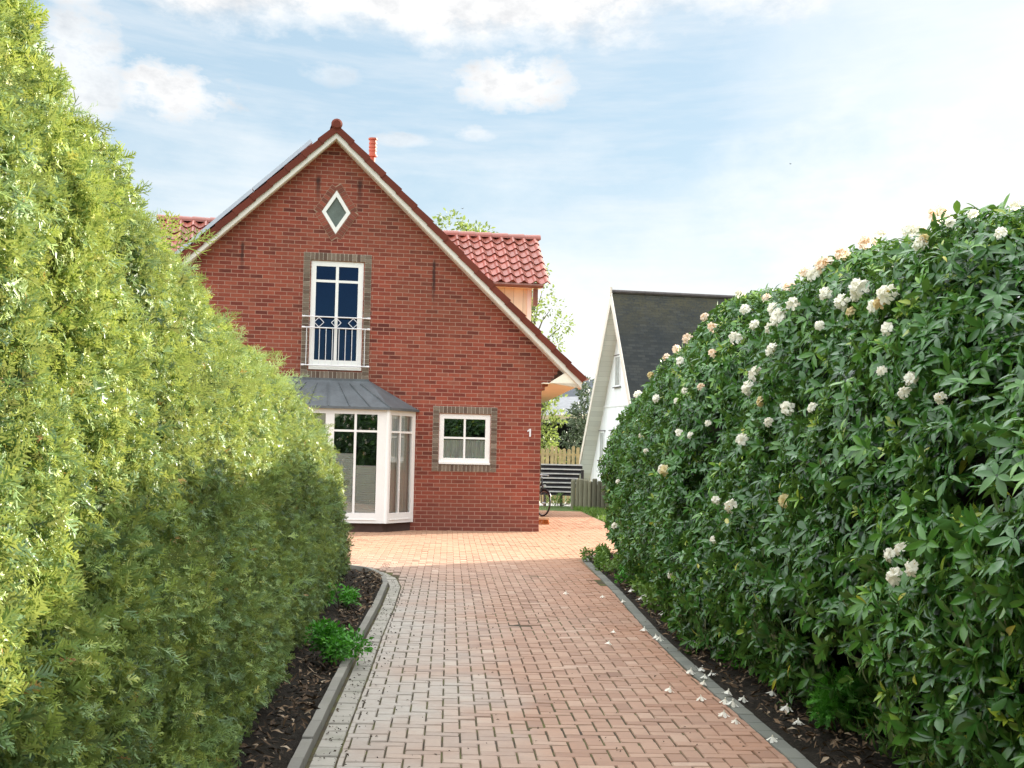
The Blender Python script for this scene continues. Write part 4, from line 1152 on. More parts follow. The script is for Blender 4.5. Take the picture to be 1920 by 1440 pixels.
        for i in range(10):
            xa = -3.17 + e_ + i * .4; xb = xa + .44
            for k in range(n):
                a0, a1 = math.pi * k / n, math.pi * (k + 1) / n
                def Q(x, a, R_): return (X(x), 4.5 + R_ * math.cos(a), 6.74 + R_ * math.sin(a))
                m.face([Q(xa, a0, .115), Q(xb, a0, .135), Q(xb, a1, .135), Q(xa, a1, .115)], 0, None, r.random() * .4 + .3)
        m.face([Q(xb, math.pi * k / n, .135) for k in range(n + 1)], 0, None, .4)
        m.build('ridge_cap', M['tile'], d)
        m = MB()
        m.box(*sorted((X(-2.6), X(.62 + e_))), 3.0, 3.2, 5.40, 5.425, 1)
        m.box(*sorted((X(-2.6), X(.62 + e_))), 2.985, 3.01, 5.40, 5.52, 0)
        for yy, z0, z1 in ((3.0, 5.72, 5.85),):
            m.tube([(X(-2.6), 2.95, 5.45), (X(.64 + e_), 2.95, 5.45)], .05, 8)
        m.box(*sorted((X(.44 + e_), X(.54 + e_))), 3.05, 3.16, 5.0, 5.39, 0)
        m.build('fascia', [M['gutter'], M['cream_plain']], d)
    # --- diamond window
    def ring(m, cx, cz, a0, b0, a1, b1, y0, y1, mat=0):
        o = [(cx + a1, cz), (cx, cz + b1), (cx - a1, cz), (cx, cz - b1)]; i_ = [(cx + a0, cz), (cx, cz + b0), (cx - a0, cz), (cx, cz - b0)]
        for k in range(4):
            l = (k + 1) % 4
            m.hexa([(o[k][0], y0, o[k][1]), (i_[k][0], y0, i_[k][1]), (i_[k][0], y1, i_[k][1]), (o[k][0], y1, o[k][1]), (o[l][0], y0, o[l][1]), (i_[l][0], y0, i_[l][1]), (i_[l][0], y1, i_[l][1]), (o[l][0], y1, o[l][1])], mat)
    m = MB(); ring(m, dcx, dcz, .205, .315, .288, .445, .0, .06); dw = m.build('diamond_window', M['white'], H)
    m = MB(); ring(m, dcx, dcz, 0.0, 0.0, .203, .312, .035, .045); m.build('pane', M['frosted'], dw)
    m = MB()
    cs = [(dcx + .30, dcz), (dcx, dcz + .46), (dcx - .30, dcz), (dcx, dcz - .46)]
    for k in range(4):
        a, b = Vector(cs[k]), Vector(cs[(k + 1) % 4]); t = (b - a).normalized(); n = Vector((t.y, -t.x)); L = (b - a).length; nb = 7
        for i in range(nb + 1):
            s0 = L * i / nb * 1.0 - .02; s1 = s0 + L / nb - .010
            p = a + t * s0 + n * .006; q = a + t * s1 + n * .006; w = .125
            yy = -.008 - r.uniform(0, .004); P3 = lambda v, y: (v.x, y, v.y)
            m.hexa([P3(p, yy), P3(q, yy), P3(q, .02), P3(p, .02), P3(p + n * w, yy), P3(q + n * w, yy), P3(q + n * w, .02), P3(p + n * w, .02)], 0, r.random())
        p = a - t * .03; q = b + t * .07
        yy = -.004; w = .138
        m.hexa([P3(p, yy), P3(q, yy), P3(q, .02), P3(p, .02), P3(p + n * w, yy), P3(q + n * w, yy), P3(q + n * w, .02), P3(p + n * w, .02)], 1)
    m.build('brick_surround', [M['dia_brick'], M['mortar']], dw)
    # --- French window with its railing
    a, b, c0, d0 = ox['french']
    m = MB(); outline_frame(m, a, b, c0, d0, .105, .02, .09, .20)
    m.box(-4.302, -4.243, .022, .088, c0 + .20, d0 - .105); m.box(a + .105, -4.302, .025, .085, 4.96, 5.01); m.box(-4.243, b - .105, .025, .085, 4.96, 5.01)
    m.box(a - .0, b + .0, -.03, .02, c0 + .005, c0 + .06); m.box(a, b, .005, .02, c0 + .10, c0 + .115)
    fw = m.build('french_window', M['white'], H)
    m = MB(); m.box(a + .10, b - .10, .05, .056, c0 + .19, d0 - .10); m.build('pane', M['glass_blue'], fw)
    m = MB(); brick_surround(m, a - .02, b + .02, c0 - .03, d0 + .01, .135, r, tall=.15); m.build('brick_surround', [M['brown_brick'], M['mortar_grey']], fw)
    m = MB()
    for i in range(9):
        x = b - .34 + i * .025; m.bar((x, .4 + .015 * (i % 2), c0 + .2), (x + .02, .4 + .015 * (i % 2), c0 + .75), .026, .008, (0, 1, 0))
    m.build('curtain', M['net'], fw)
    m = MB(); X0, X1, Y1, Z0, Z1 = -5.6, -3.1, 3.2, 3.02, 5.62
    m.face([(X0, .16, Z0), (X1, .16, Z0), (X1, Y1, Z0), (X0, Y1, Z0)]); m.face([(X0, .16, Z1), (X0, Y1, Z1), (X1, Y1, Z1), (X1, .16, Z1)]); m.face([(X0, Y1, Z0), (X1, Y1, Z0), (X1, Y1, Z1), (X0, Y1, Z1)])
    m.face([(X0, .16, Z0), (X0, Y1, Z0), (X0, Y1, Z1), (X0, .16, Z1)]); m.face([(X1, .16, Z0), (X1, .16, Z1), (X1, Y1, Z1), (X1, Y1, Z0)])
    m.build('room_lining', M['dark_room'], fw)
    m = MB(); y = -.075
    for z, w in ((4.25, .026), (4.03, .026), (3.275, .024)):
        m.tube([(-4.93, y, z), (-3.62, y, z)], w / 2, 8)
        for x in (-4.93, -3.62):
            m.tube([(x, y, z), (x, .02, z)], .011, 6); m.tube([(x - .03, y, z), (x + .03, y, z)], .021, 8)
    for i in range(10): x = -4.86 + i * .1296; m.tube([(x, y, 3.275), (x, y, 4.03)], .0075, 6)
    for x in (-4.62, -4.275, -3.935):
        pts = [(x - .098, 4.14), (x, 4.238), (x + .098, 4.14), (x, 4.043)]
        for k in range(4):
            p, q = pts[k], pts[(k + 1) % 4]; m.bar((p[0], y, p[1]), (q[0], y, q[1]), .012, .012, (0, 1, 0))
    m.build('balcony_railing', M['steel'], H)
    # --- small window
    a, b, c0, d0 = ox['small']
    m = MB(); outline_frame(m, a, b, c0, d0, .10, .02, .09, .13)
    m.box(-1.61, -1.57, .024, .086, c0 + .13, d0 - .1); m.box(a + .1, -1.61, .026, .084, 1.87, 1.91); m.box(-1.57, b - .1, .026, .084, 1.87, 1.91)
    m.box(a - .0, b + .0, -.035, .02, c0 + .005, c0 + .045)
    sw = m.build('window', M['white'], H)
    m = MB(); m.face([(a + .09, .05, c0 + .12), (b - .09, .05, c0 + .12), (b - .09, .05, d0 - .09), (a + .09, .05, d0 - .09)]); m.build('pane', M['glass'], sw)
    m = MB(); brick_surround(m, a - .01, b + .01, c0 - .005, d0 + .01, .125, r); m.build('brick_surround', [M['brown_brick'], M['mortar_grey']], sw)
    m = MB(); n = 90
    for i in range(n):
        x0 = a + .05 + (b - a - .1) * i / n; x1 = a + .05 + (b - a - .1) * (i + 1) / n
        f = lambda x: .085 + .014 * math.sin(x * 75) + .006 * math.sin(x * 31)
        zb = lambda x: 1.52 - .02 * abs(math.sin(x * 14))
        m.face([(x0, f(x0), 1.42), (x1, f(x1), 1.42), (x1, f(x1), 1.85), (x0, f(x0), 1.85)])
    m.build('curtain', M['net'], sw, True)
    for (x, h) in ((-1.86, .07), (-1.79, .10), (-1.74, .14), (-1.92, .05)):
        m = MB(); m.tube([(x, .066, 1.47), (x, .066, 1.47 + h * .35), (x, .066, 1.47 + h * .6), (x, .066, 1.47 + h * .8), (x, .066, 1.47 + h)], [.012, .014, .008, .011, .004], 8)
        m.build('window_ornament', M['white'], sw, True)
    # --- house number 1
    m = MB(); x, z = -.235, 1.95
    num = [(x - .012, z), (x + .022, z), (x + .022, z + .165), (x - .004, z + .165), (x - .050, z + .128), (x - .050, z + .098), (x - .012, z + .118)]
    m.prism(num, -.025, -.008); m.build('house_number', M['steel'], H)
    # --- letterbox on the side wall
    m = MB(); m.box(.0, .10, 1.55, 1.86, 1.28, 1.62); m.hexa([(-.0, 1.53, 1.62), (.125, 1.53, 1.62), (.125, 1.88, 1.62), (0, 1.88, 1.62), (0, 1.53, 1.68), (.125, 1.53, 1.635), (.125, 1.88, 1.635), (0, 1.88, 1.68)])
    m.build('letterbox', M['cream_plain'], H)
    # --- bay window
    W0, W1 = 2 * RX + 2.61, -2.61; F0, F1 = 2 * RX + 3.25, -3.25; yf = -.78; z0, z1 = .17, 2.40
    m = MB()
    def panel(A, B, xs, cross, zb, zt_, w_post, w_in, off=0.0, sill=.20):
        """window panel between plan points A and B; xs: inner posts as fractions"""
        A, B = Vector((*A, 0)), Vector((*B, 0)); t = (B - A).normalized(); n = Vector((t.y, -t.x, 0)); L = (B - A).length
        def bx(s0, s1, za, zb_, d0, d1, mat=0):
            q = [A + t * s0 + n * d1, A + t * s1 + n * d1, A + t * s1 + n * d0, A + t * s0 + n * d0]
            m.hexa([(p.x, p.y, za) for p in q] + [(p.x, p.y, zb_) for p in q], mat)
        bx(0, w_post, zb, zt_, -.06, 0); bx(L - w_post, L, zb, zt_, -.06, 0)
        bx(w_post, L - w_post, zt_ - .10, zt_, -.06, 0); bx(w_post, L - w_post, zb, zb + sill, -.06, 0)
        prev = w_post
        for (s, w) in xs:
            bx(s - w / 2, s + w / 2, zb + sill, zt_ - .10, -.058, -.003)
        edges = [w_post] + [v for s, w in xs for v in (s - w / 2, s + w / 2)] + [L - w_post]
        for k in range(0, len(edges), 2): bx(edges[k], edges[k + 1], cross - .02, cross + .02, -.055, -.006)
        bx(w_post - .01, L - w_post + .01, zb + .06, zb + .075, 0, .012)
        return A, t, n, L, edges
    front = panel((F0, yf), (F1, yf), [(.64, .045), (1.14, .17), (1.64, .045)], 1.97, z0, z1, .21, .04)
    sideR = panel((F1, yf), (W1, 0), [(.46, .04)], 1.97, z0, z1, .12, .04)
    sideL = panel((W0, 0), (F0, yf), [(.40, .04)], 1.97, z0, z1, .12, .04)
    m.tube([(F1, yf + .01, z0), (F1, yf + .01, z1)], .045, 8); m.tube([(F0, yf + .01, z0), (F0, yf + .01, z1)], .045, 8)
    bay = m.build('bay_window', M['white'], H)
    m = MB()
    for (A, t, n, L, e) in (front, sideR, sideL):
        p, q = A + t * .05 - n * .035, A + t * (L - .05) - n * .035
        m.face([(p.x, p.y, z0 + .1), (q.x, q.y, z0 + .1), (q.x, q.y, z1 - .05), (p.x, p.y, z1 - .05)])
    m.build('pane', M['glass'], bay)
    A, t, n, L, e = front
    for k, top in ((0, 1.9), (2, 1.75), (4, 1.52), (6, 1.29)):
        m = MB(); x0, x1 = F0 + e[k] - .012, F0 + e[k + 1] + .012; nz = int((top - .36) / .022)
        for i in range(nz):
            za, zb = .36 + i * .022, .36 + (i + 1) * .022; ya, yb = (yf + .075, yf + .09) if i % 2 else (yf + .09, yf + .075)
            m.face([(x0, ya, za), (x1, ya, za), (x1, yb, zb), (x0, yb, zb)])
        m.box(x0, x1, yf + .07, yf + .1, top - .02, top + .005, 1)
        m.build('blind', [M['blind'], M['white']], bay)
    for (A, t, n, L, e) in (sideR, sideL):
        m = MB(); N_ = 50
        for i in range(N_):
            sa, sb = .08 + (L - .10) * i / N_, .08 + (L - .10) * (i + 1) / N_; g = lambda s: -.10 + .018 * math.sin(s * 70) + .01 * math.sin(s * 23)
            p, q = A + t * sa + n * g(sa), A + t * sb + n * g(sb)
            m.face([(p.x, p.y, .33), (q.x, q.y, .33), (q.x, q.y, 2.33), (p.x, p.y, 2.33)])
        m.build('curtain', M['net'], bay, True)
    m = MB()                                            # zinc roof of the bay with standing seams
    e = .06; T0, T1 = 2 * RX + 3.58, -3.58; zt1 = 3.0
    b4 = [(W0 - e, 0.0), (F0 - e * .5, yf - e), (F1 + e * .5, yf - e), (W1 + e, 0.0)]
    tp = [(T0, -.012), (T0 + .18, -.14), (T1 - .18, -.14), (T1, -.012)]
    zb_ = 2.43
    tz = [zt1, zt1 - .09, zt1 - .09, zt1]
    for k in range(3):
        m.face([(b4[k][0], b4[k][1], zb_), (b4[k + 1][0], b4[k + 1][1], zb_), (tp[k + 1][0], tp[k + 1][1], tz[k + 1]), (tp[k][0], tp[k][1], tz[k])])
        p, q = Vector((*b4[k], zb_)), Vector((*b4[k + 1], zb_)); m.bar(p - Vector((0, 0, .012)), q - Vector((0, 0, .012)), .03, .05)
    m.face([(tp[0][0], tp[0][1], zt1), (tp[1][0], tp[1][1], tz[1]), (tp[2][0], tp[2][1], tz[2]), (tp[3][0], tp[3][1], zt1)])
    for k in (1, 2): m.bar((b4[k][0], b4[k][1], zb_ + .012), (tp[k][0], tp[k][1], tz[k] + .012), .03, .03)
    for f in (.14, .31, .48, .66, .83):
        x0 = b4[1][0] + (b4[2][0] - b4[1][0]) * f; x1 = tp[1][0] + (tp[2][0] - tp[1][0]) * f
        m.bar((x0, b4[1][1], zb_ + .012), (x1, tp[1][1], tz[1] + .012), .016, .035)
    m.bar((T0, -.02, zt1 + .0), (T1, -.02, zt1 + .0), .04, .05)
    m.build('bay_roof', M['zinc'], bay)
    m = MB(); q = [(W0 + .06, 0), (F0 + .05, yf + .07), (F1 - .05, yf + .07), (W1 - .06, 0)]
    for k in range(3):
        p, s = q[k], q[k + 1]; m.face([(p[0], p[1], -.1), (s[0], s[1], -.1), (s[0], s[1], z0 + .01), (p[0], p[1], z0 + .01)])
    m.face([(p[0], p[1], z0 + .01) for p in q])
    m.build('plinth', M['plinth'], bay, merge=True)
    m = MB(); m.face([(p[0], p[1], z1 - .01) for p in q]); m.build('ceiling', M['dark_room'], bay)
brick_house()

# ------------------------------------------------------------------ white A-frame house
def aframe():
    yaw = R(12); root = empty('aframe_house', (3.08, 44, 0), yaw)
    tag(root, 'white wooden A-frame house with steep dark mossy roof behind the rhododendron', 'house')
    ZA, S_ = 6.75, 1.54; zb = .52; LEN = 6.8; th = .16
    hw = (ZA - zb) / S_
    # local x: along the ridge (away to the right), local y: across the gable
    m = MB()
    inn = lambda z: (ZA - .26 - z) / S_
    zl = .62
    m.face([(.42, -inn(zl), zl), (.42, inn(zl), zl), (.42, 0, ZA - .26)][::-1])
    m.build('wall', M['aframe_wall'], root)
    m = MB(); m.face([(LEN, -inn(zl), zl), (LEN, inn(zl), zl), (LEN, 0, ZA - .26)]); m.build('wall', M['aframe_wall'], root)
    m = MB(); m.box(.40, .425, -inn(3.2) + .02, inn(3.2) - .02, 3.17, 3.23); m.build('belt_board', M['aframe_trim'], root)
    m = MB(); m.box(.5, LEN - .1, -inn(zl) + .15, inn(zl) - .15, -.1, zl + .02); m.build('plinth', M['shed_wood'], root)
    m = MB()
    for sg in (-1, 1):
        L = math.hypot(hw, ZA - zb)
        a, b = (0, ZA), (sg * hw, zb); nrm = Vector((sg * S_, 1)).normalized()
        p = [(a[0], a[1]), (b[0], b[1]), (b[0] - nrm.x * th, b[1] - nrm.y * th), (0, ZA - th / nrm.y)]
        q = [(0, p[0][0], p[0][1]), (LEN + .4, p[0][0], p[0][1]), (LEN + .4, p[1][0], p[1][1]), (0, p[1][0], p[1][1])]
        uv = [(0, L), (LEN + .4, L), (LEN + .4, 0), (0, 0)]
        m.face(q if sg < 0 else q[::-1], 0, uv if sg < 0 else uv[::-1])
        q2 = [(0, p[3][0], p[3][1]), (LEN + .4, p[3][0], p[3][1]), (LEN + .4, p[2][0], p[2][1]), (0, p[2][0], p[2][1])]
        m.face(q2[::-1] if sg < 0 else q2, 1)
        m.face([(0, *p[1]), (LEN + .4, *p[1]), (LEN + .4, *p[2]), (0, *p[2])], 1)
    rf = m.build('roof', [M['moss'], M['aframe_soffit']], root)
    for sg in (-1, 1):
        m = MB(); nrm = Vector((sg * S_, 1)).normalized(); w = .20
        o = [(0, ZA + .03), (sg * hw + nrm.x * .02, zb), (sg * hw - nrm.x * w, zb - nrm.y * 0), (0, ZA - w / nrm.y)]
        if sg > 0: o = o[::-1]
        tri = [(-.03, p[0], p[1]) for p in o]; tr2 = [(-.003, p[0], p[1]) for p in o]
        m.face(tri); m.face(tr2[::-1])
        for k in range(4): m.face([tri[k], tri[(k + 1) % 4], tr2[(k + 1) % 4], tr2[k]])
        m.build('bargeboard', M['barge'], root)
    m = MB(); m.tube([(0, 0, ZA + .02), (LEN + .4, 0, ZA + .02)], .07, 8); m.build('ridge_cap', M['dark_board'], rf)
    m = MB(); m.bar((-.02, 0, ZA - .1), (-.02, 0, ZA + .16), .10, .06); m.build('finial', M['barge'], rf)
    for (y0, y1, z0, z1) in ((.25, .85, 3.80, 4.80), (1.95, 2.5, 1.45, 2.4), (.6, 1.3, 1.4, 2.4)):
        m = MB(); x0, x1 = .395, .419; w = .05
        m.box(x0, x1, y0, y0 + w, z0, z1); m.box(x0, x1, y1 - w, y1, z0, z1); m.box(x0, x1, y0 + w, y1 - w, z1 - w, z1); m.box(x0, x1, y0 + w, y1 - w, z0, z0 + w)
        m.box(.375, x1, y0 - .08, y1 + .08, z1, z1 + .025, 1); m.box(.35, x1, y0 - .08, y1 + .08, z0 - .035, z0 - .005, 1)
        win = m.build('window', [M['aframe_trim'], M['dark_board']], root)
        m = MB(); m.box(.395, .405, y0 + w, y1 - w, z0 + w, z1 - w); m.build('pane', M['net_glass'], win)
M['net_glass'] = plain('curtained_pane', (.40, .43, .42), .15, .25, 4, .05, .6)
aframe()

# ------------------------------------------------------------------ yard behind: fences, bicycle, broom, shed
def palisade():
    a, b = Vector((1.86, 42.8, 0)), Vector((6.2, 37.5, 0)); root = empty('log_palisade', a, math.atan2(b.y - a.y, b.x - a.x)); r = random.Random(9)
    tag(root, 'low weathered dark half-log palisade in front of the white A-frame house', 'fence')
    L = (b - a).length; x = 0; m = MB()
    m.box(.02, L, .05, .09, .18, .26); m.box(.02, L, .05, .09, .60, .68); m.build('rail', M['dark_board'], root)
    while x < L:
        w = r.uniform(.15, .21); h = r.uniform(.80, .93); m = MB(); n = 7; lean = r.uniform(-.015, .015)
        ring = lambda z, s: [(x + w / 2 + lean * z + s * w / 2 * math.cos(math.pi + math.pi * k / n), .045 + s * w * .42 * math.sin(math.pi + math.pi * k / n), z) for k in range(n + 1)]
        R0, R1, R2 = ring(-.05, 1), ring(h - .03, 1), ring(h, .75)
        for A, B in ((R0, R1), (R1, R2)):
            for k in range(n): m.face([A[k], A[k + 1], B[k + 1], B[k]])
        m.face(R2); m.face([R0[0], R0[-1], R1[-1], R1[0]][::-1])
        m.build('post', M['palisade'], root, False); x += w + r.uniform(.005, .03)
palisade()
def slat_fence():
    root = empty('slatted_barrier', (.98, 44.6, 0)); r = random.Random(2)
    tag(root, 'black horizontal slatted barrier with pale board edges beside the A-frame house', 'fence')
    for x in (.10, .62, 1.28):
        m = MB(); m.box(x, x + .09, .03, .10, -.05, 1.12); m.build('post', M['dark_board'], root)
    for i in range(7):
        z = .30 + i * .142; m = MB(); t = r.uniform(-.008, .008); x1 = 1.05 + .045 * i
        # louvre board: its upper edge leans back and catches the sky
        m.hexa([(.0, -.045, z + t), (x1, -.045, z - t), (x1, -.015, z - t), (.0, -.015, z + t), (.0, -.01, z + .085 + t), (x1, -.01, z + .085 - t), (x1, .03, z + .10 - t), (.0, .03, z + .10 + t)])
        m.box(0, x1, -.06, .028, z + .1015, z + .141, 1)  # pale strip paints in the light caught by the upper edge
        m.build('slat', [M['shed_wood'], M['pale_edge']], root)
M['pale_edge'] = plain('skylit_weathered_edge', (.62, .60, .57), .8, .2, 7)  # weathered board colour, paled for the sky light on its edge
slat_fence()
def board_fence():
    root = empty('board_fence', (.3, 47.5, 0), R(-3)); r = random.Random(6)
    tag(root, 'old yellowish board fence with ragged tops above the black slatted barrier', 'fence')
    m = MB(); m.box(0, 2.1, .03, .07, .5, .6); m.box(0, 2.1, .03, .07, 1.55, 1.63); m.build('rail', M['yellow_wood'], root)
    x = 0
    while x < 2.05:
        w = r.uniform(.09, .13); m = MB(); h = 1.78 + r.uniform(-.05, .10)
        m.prism([(x, -.05), (x + w, -.05), (x + w, h), (x + w * .5, h + .04), (x, h)], 0, .022); m.build('board', M['yellow_wood'], root); x += w + r.uniform(.012, .05)
board_fence()
def shed():
    root = empty('garden_shed', (.2, 58, 0)); tag(root, 'dark open shed with grey felt roof behind the yellowish board fence', 'shed')
    m = MB(); m.prism([(0, 0), (3.2, 0), (3.2, 2.95), (0, 2.95)], 3.0, 3.08); m.build('wall', M['shed_wood'], root)
    m = MB(); m.box(3.12, 3.2, 0, 3., 0, 2.95); m.build('wall', M['shed_wood'], root)
    m = MB(); m.box(0, .08, 0, 3., 0, 2.95); m.build('wall', M['shed_wood'], root)
    for x in (.08, 1.5):
        m = MB(); m.box(x, x + .12, 0, .12, 0, 2.95); m.build('post', M['shed_wood'], root)
    m = MB(); m.hexa([(-.3, -.4, 3.02), (3.5, -.4, 3.22), (3.5, 3.4, 4.1), (-.3, 3.4, 3.9), (-.3, -.4, 3.10), (3.5, -.4, 3.30), (3.5, 3.4, 4.2), (-.3, 3.4, 4.0)]); rf = m.build('roof', M['felt'], root)
    m = MB(); m.hexa([(-.3, -.43, 2.93), (3.5, -.43, 3.13), (3.5, -.405, 3.13), (-.3, -.405, 2.93), (-.3, -.43, 3.12), (3.5, -.43, 3.32), (3.5, -.405, 3.32), (-.3, -.405, 3.12)]); m.build('fascia', M['handle_wood'], rf)
shed()
def far_house():
    root = empty('slate_roofed_house', (2.2, 80, 0)); tag(root, 'distant house with dark slate roof just visible left of the A-frame house', 'house')
    m = MB(); m.prism([(0, 0), (9, 0), (9, 3.6), (0, 3.6)], 0, 7); m.build('wall', M['barge'], root)
    m = MB()
    m.hexa([(-.4, -.5, 3.55), (9.4, -.5, 3.55), (9.4, 3.5, 5.95), (-.4, 3.5, 5.95), (-.4, -.5, 3.7), (9.4, -.5, 3.7), (9.4, 3.5, 6.1), (-.4, 3.5, 6.1)])
    m.hexa([(-.4, 3.5, 5.95), (9.4, 3.5, 5.95), (9.4, 7.5, 3.55), (-.4, 7.5, 3.55), (-.4, 3.5, 6.1), (9.4, 3.5, 6.1), (9.4, 7.5, 3.7), (-.4, 7.5, 3.7)])
    m.build('roof', M['slate'], root)
    m = MB(); outline_frame(m, 1.2, 2.4, 1., 2.4, .1, -.03, -.003); w = m.build('window', M['white'], root)
    m = MB(); m.box(1.3, 2.3, -.02, -.012, 1.1, 2.3); m.build('pane', M['panel'], w)
far_house()
def bicycle():
    # local x: forwards; wheels in the xz plane
    root = empty('bicycle', (.60, 36.6, -.0), R(-62)); tag(root, 'dark bicycle parked behind the right corner of the brick house', 'bicycle')
    root.rotation_euler = (R(-4), 0, R(-60)); rw = .34
    for x in (-.52, .52):
        circ = lambda R_, y=0: [(x + R_ * math.cos(2 * math.pi * k / 28), y, rw + R_ * math.sin(2 * math.pi * k / 28)) for k in range(28)]
        m = MB()
        for k in range(14):
            a = 2 * math.pi * k / 14; m.tube([(x, .02 * (-1) ** k, rw), (x + .31 * math.cos(a), 0, rw + .31 * math.sin(a))], .0018, 4)
        m.tube([(x, -.05, rw), (x, .05, rw)], .022, 8)
        wh = m.build('wheel', M['alu'], root)
        m = MB(); m.tube(circ(.325), .020, 8, closed=True); m.build('tyre', M['rubber'], wh, True)
        m = MB(); m.tube(circ(.302), .011, 6, closed=True); m.build('rim', M['alu'], wh, True)
        m = MB(); m.tube([(x + .365 * math.cos(a), 0, rw + .365 * math.sin(a)) for a in np.linspace(.5, 3.3, 14)], .016, 6); m.build('mudguard', M['bike_paint'], root, True)
    m = MB(); hd = (.36, 0, .88); bb = (-.05, 0, .29); st = (-.20, 0, .80)
    for a, b, t in ((hd, bb, .018), ((.38, 0, .80), (-.18, 0, .70), .015), (bb, st, .016), (bb, (-.52, .05, rw), .009), (bb, (-.52, -.05, rw), .009), (st, (-.52, .05, rw), .008), (st, (-.52, -.05, rw), .008), ((.34, 0, .98), (.40, 0, .72), .019), ((.40, .05, .70), (.52, .05, rw), .011), ((.40, -.05, .70), (.52, -.05, rw), .011)):
        m.tube([a, b], t, 8)
    m.build('frame', M['bike_paint'], root, True)
    m = MB(); m.tube([(.33, 0, .97), (.32, 0, 1.06)], .014, 8); m.tube([(.16, -.29, 1.04), (.30, -.22, 1.07), (.34, 0, 1.06), (.30, .22, 1.07), (.16, .29, 1.04)], .012, 8); m.build('handlebar', M['alu'], root, True)
    m = MB(); m.tube([(.08, 0, .95), (0, 0, .955), (-.12, 0, .95), (-.20, 0, .96)], [.02, .035, .075, .06], 10); m.tube([(-.22, 0, .80), (-.10, 0, .94)], .013, 8); m.build('saddle', M['rubber'], root, True)
    m = MB(); m.tube([(.44, 0, .78), (.50, 0, .78), (.52, 0, .78)], [.02, .04, .042], 10); m.build('headlight', M['alu'], root, True)
    m = MB(); m.tube([(-.05, -.06, .29), (.0, -.07, .13)], .009, 6); m.box(-.05, .05, -.16, -.07, .115, .135); m.tube([(-.05, .06, .29), (-.1, .07, .45)], .009, 6); m.box(-.15, -.05, .07, .16, .44, .46); m.build('pedals', M['rubber'], root)
    m = MB(); m.tube([(-.50, .06, rw), (-.60, .18, .0)], .008, 6); m.build('kickstand', M['rubber'], root)
bicycle()
def broom():
    base = Vector((.77, 32.0, 0)); top = Vector((.10, 31.7, 1.25)); root = empty('broom', base)
    tag(root, 'broom with pale handle and orange bristles leaning on the house side wall', 'broom')
    d = (top - base).normalized()
    m = MB(); m.tube([d * .16, d * 1.44], .0135, 8); m.build('handle', M['handle_wood'], root, True)
    m = MB(); m.box(-.14, .14, -.03, .03, .11, .16); m.build('head', M['handle_wood'], root)
    m = MB(); r = random.Random(1)
    for i in range(140):
        x, y = r.uniform(-.135, .135), r.uniform(-.028, .028); m.bar((x, y, .11), (x * 1.12 + r.uniform(-.01, .01), y * 1.5 + r.uniform(-.01, .01), .003), .006, .006)
    m.build('bristles', M['straw'], root)
broom()

# ------------------------------------------------------------------ plants
def leaf_cloud(name, centres, n, radius, size, mat, parent, seed, temps=None, up=.5, origin=(0, 0, 0), squash=1.0, shell=.5):
    r = np.random.default_rng(seed); c = np.array(centres, float); w = r.integers(0, len(c), n)
    d = unit(r.normal(size=(n, 3))); rad = (shell + (1 - shell) * r.random(n)) ** .7
    R_ = np.array(radius)[w] if np.ndim(radius) else np.full(n, radius)
    P = c[w] + d * (rad * R_)[:, None] * np.array([1, 1, squash]) - np.array(origin)
    D = unit(d + np.array([0, 0, up]) + r.normal(0, .6, (n, 3))); X, Y, Z = frames(D, r.normal(0, .9, n), r)
    temps = temps or [leaf_template(.45, .06, .2, 3), leaf_template(.55, .05, .35, 3)]
    t = np.clip(r.normal(.45, .2, n) + .25 * vnoise(P, 2.2 / max(.3, np.mean(R_)), seed), 0, 1)
    return scatter(name, temps, r.integers(0, len(temps), n), P, X, Y, Z, r.uniform(size * .7, size * 1.3, n), t, mat, parent)
def tree(name, label, base, height, crown_r, nclump, nleaf, leaf, mat, seed, trunk_r=.14, crown_lo=.35, cat='tree', sparse=.5):
    root = empty(name, base); tag(root, label, cat); r = random.Random(seed); m = MB()
    tp = [(0, 0, 0), (.05, .03, height * .25), (-.04, .02, height * .5), (.03, -.03, height * .75), (0, 0, height * .95)]
    m.tube(tp, [trunk_r, trunk_r * .8, trunk_r * .6, trunk_r * .35, trunk_r * .1], 8)
    cs, rs = [], []
    for i in range(nclump):
        z = height * (crown_lo + (1 - crown_lo) * (i + .5) / nclump); k = 1 - ((z / height - .6) / .5) ** 2
        a = i * 2.4 + r.uniform(-.4, .4); d = crown_r * max(.12, k) * r.uniform(.35, 1)
        c = (d * math.cos(a), d * math.sin(a), z); cs.append(c); rs.append(crown_r * r.uniform(.28, .5) * (0.6 + .4 * max(.1, k)))
        m.tube([(0, 0, z * .78), (c[0] * .5, c[1] * .5, z * .92), c], [trunk_r * .35, trunk_r * .22, trunk_r * .05], 6)
    m.build('trunk', M['bark'], root, True)
    leaf_cloud('crown', cs, nleaf, rs, leaf, mat, root, seed, up=.1, shell=sparse)
    return root
tree('birch_tree', 'loose pale green tree rising between the brick house and the A-frame house', (1.0, 71, 0), 11.1, 1.8, 22, 2800, .16, M['tree_leaf'], 3, .15, .30, sparse=.3)
tree('lime_tree', 'yellow green tree top showing just above the right dormer roof', (-2.0, 58, 0), 10.9, 2.6, 26, 9000, .17, M['tree_leaf'], 5, .2, .35, sparse=.3)
tree('leafy_shrub', 'sunlit bright green shrub under the eaves behind the brick house corner', (1.05, 48.6, 0), 4.1, .85, 16, 1500, .13, M['tree_leaf'], 8, .05, .35, 'shrub', .2)
tree('leafy_shrub', 'grey green bush behind the fence beside the A-frame house', (2.75, 53, 0), 3.75, 1.0, 20, 3200, .11, M['grey_leaf'], 9, .06, .2, 'shrub', .2)
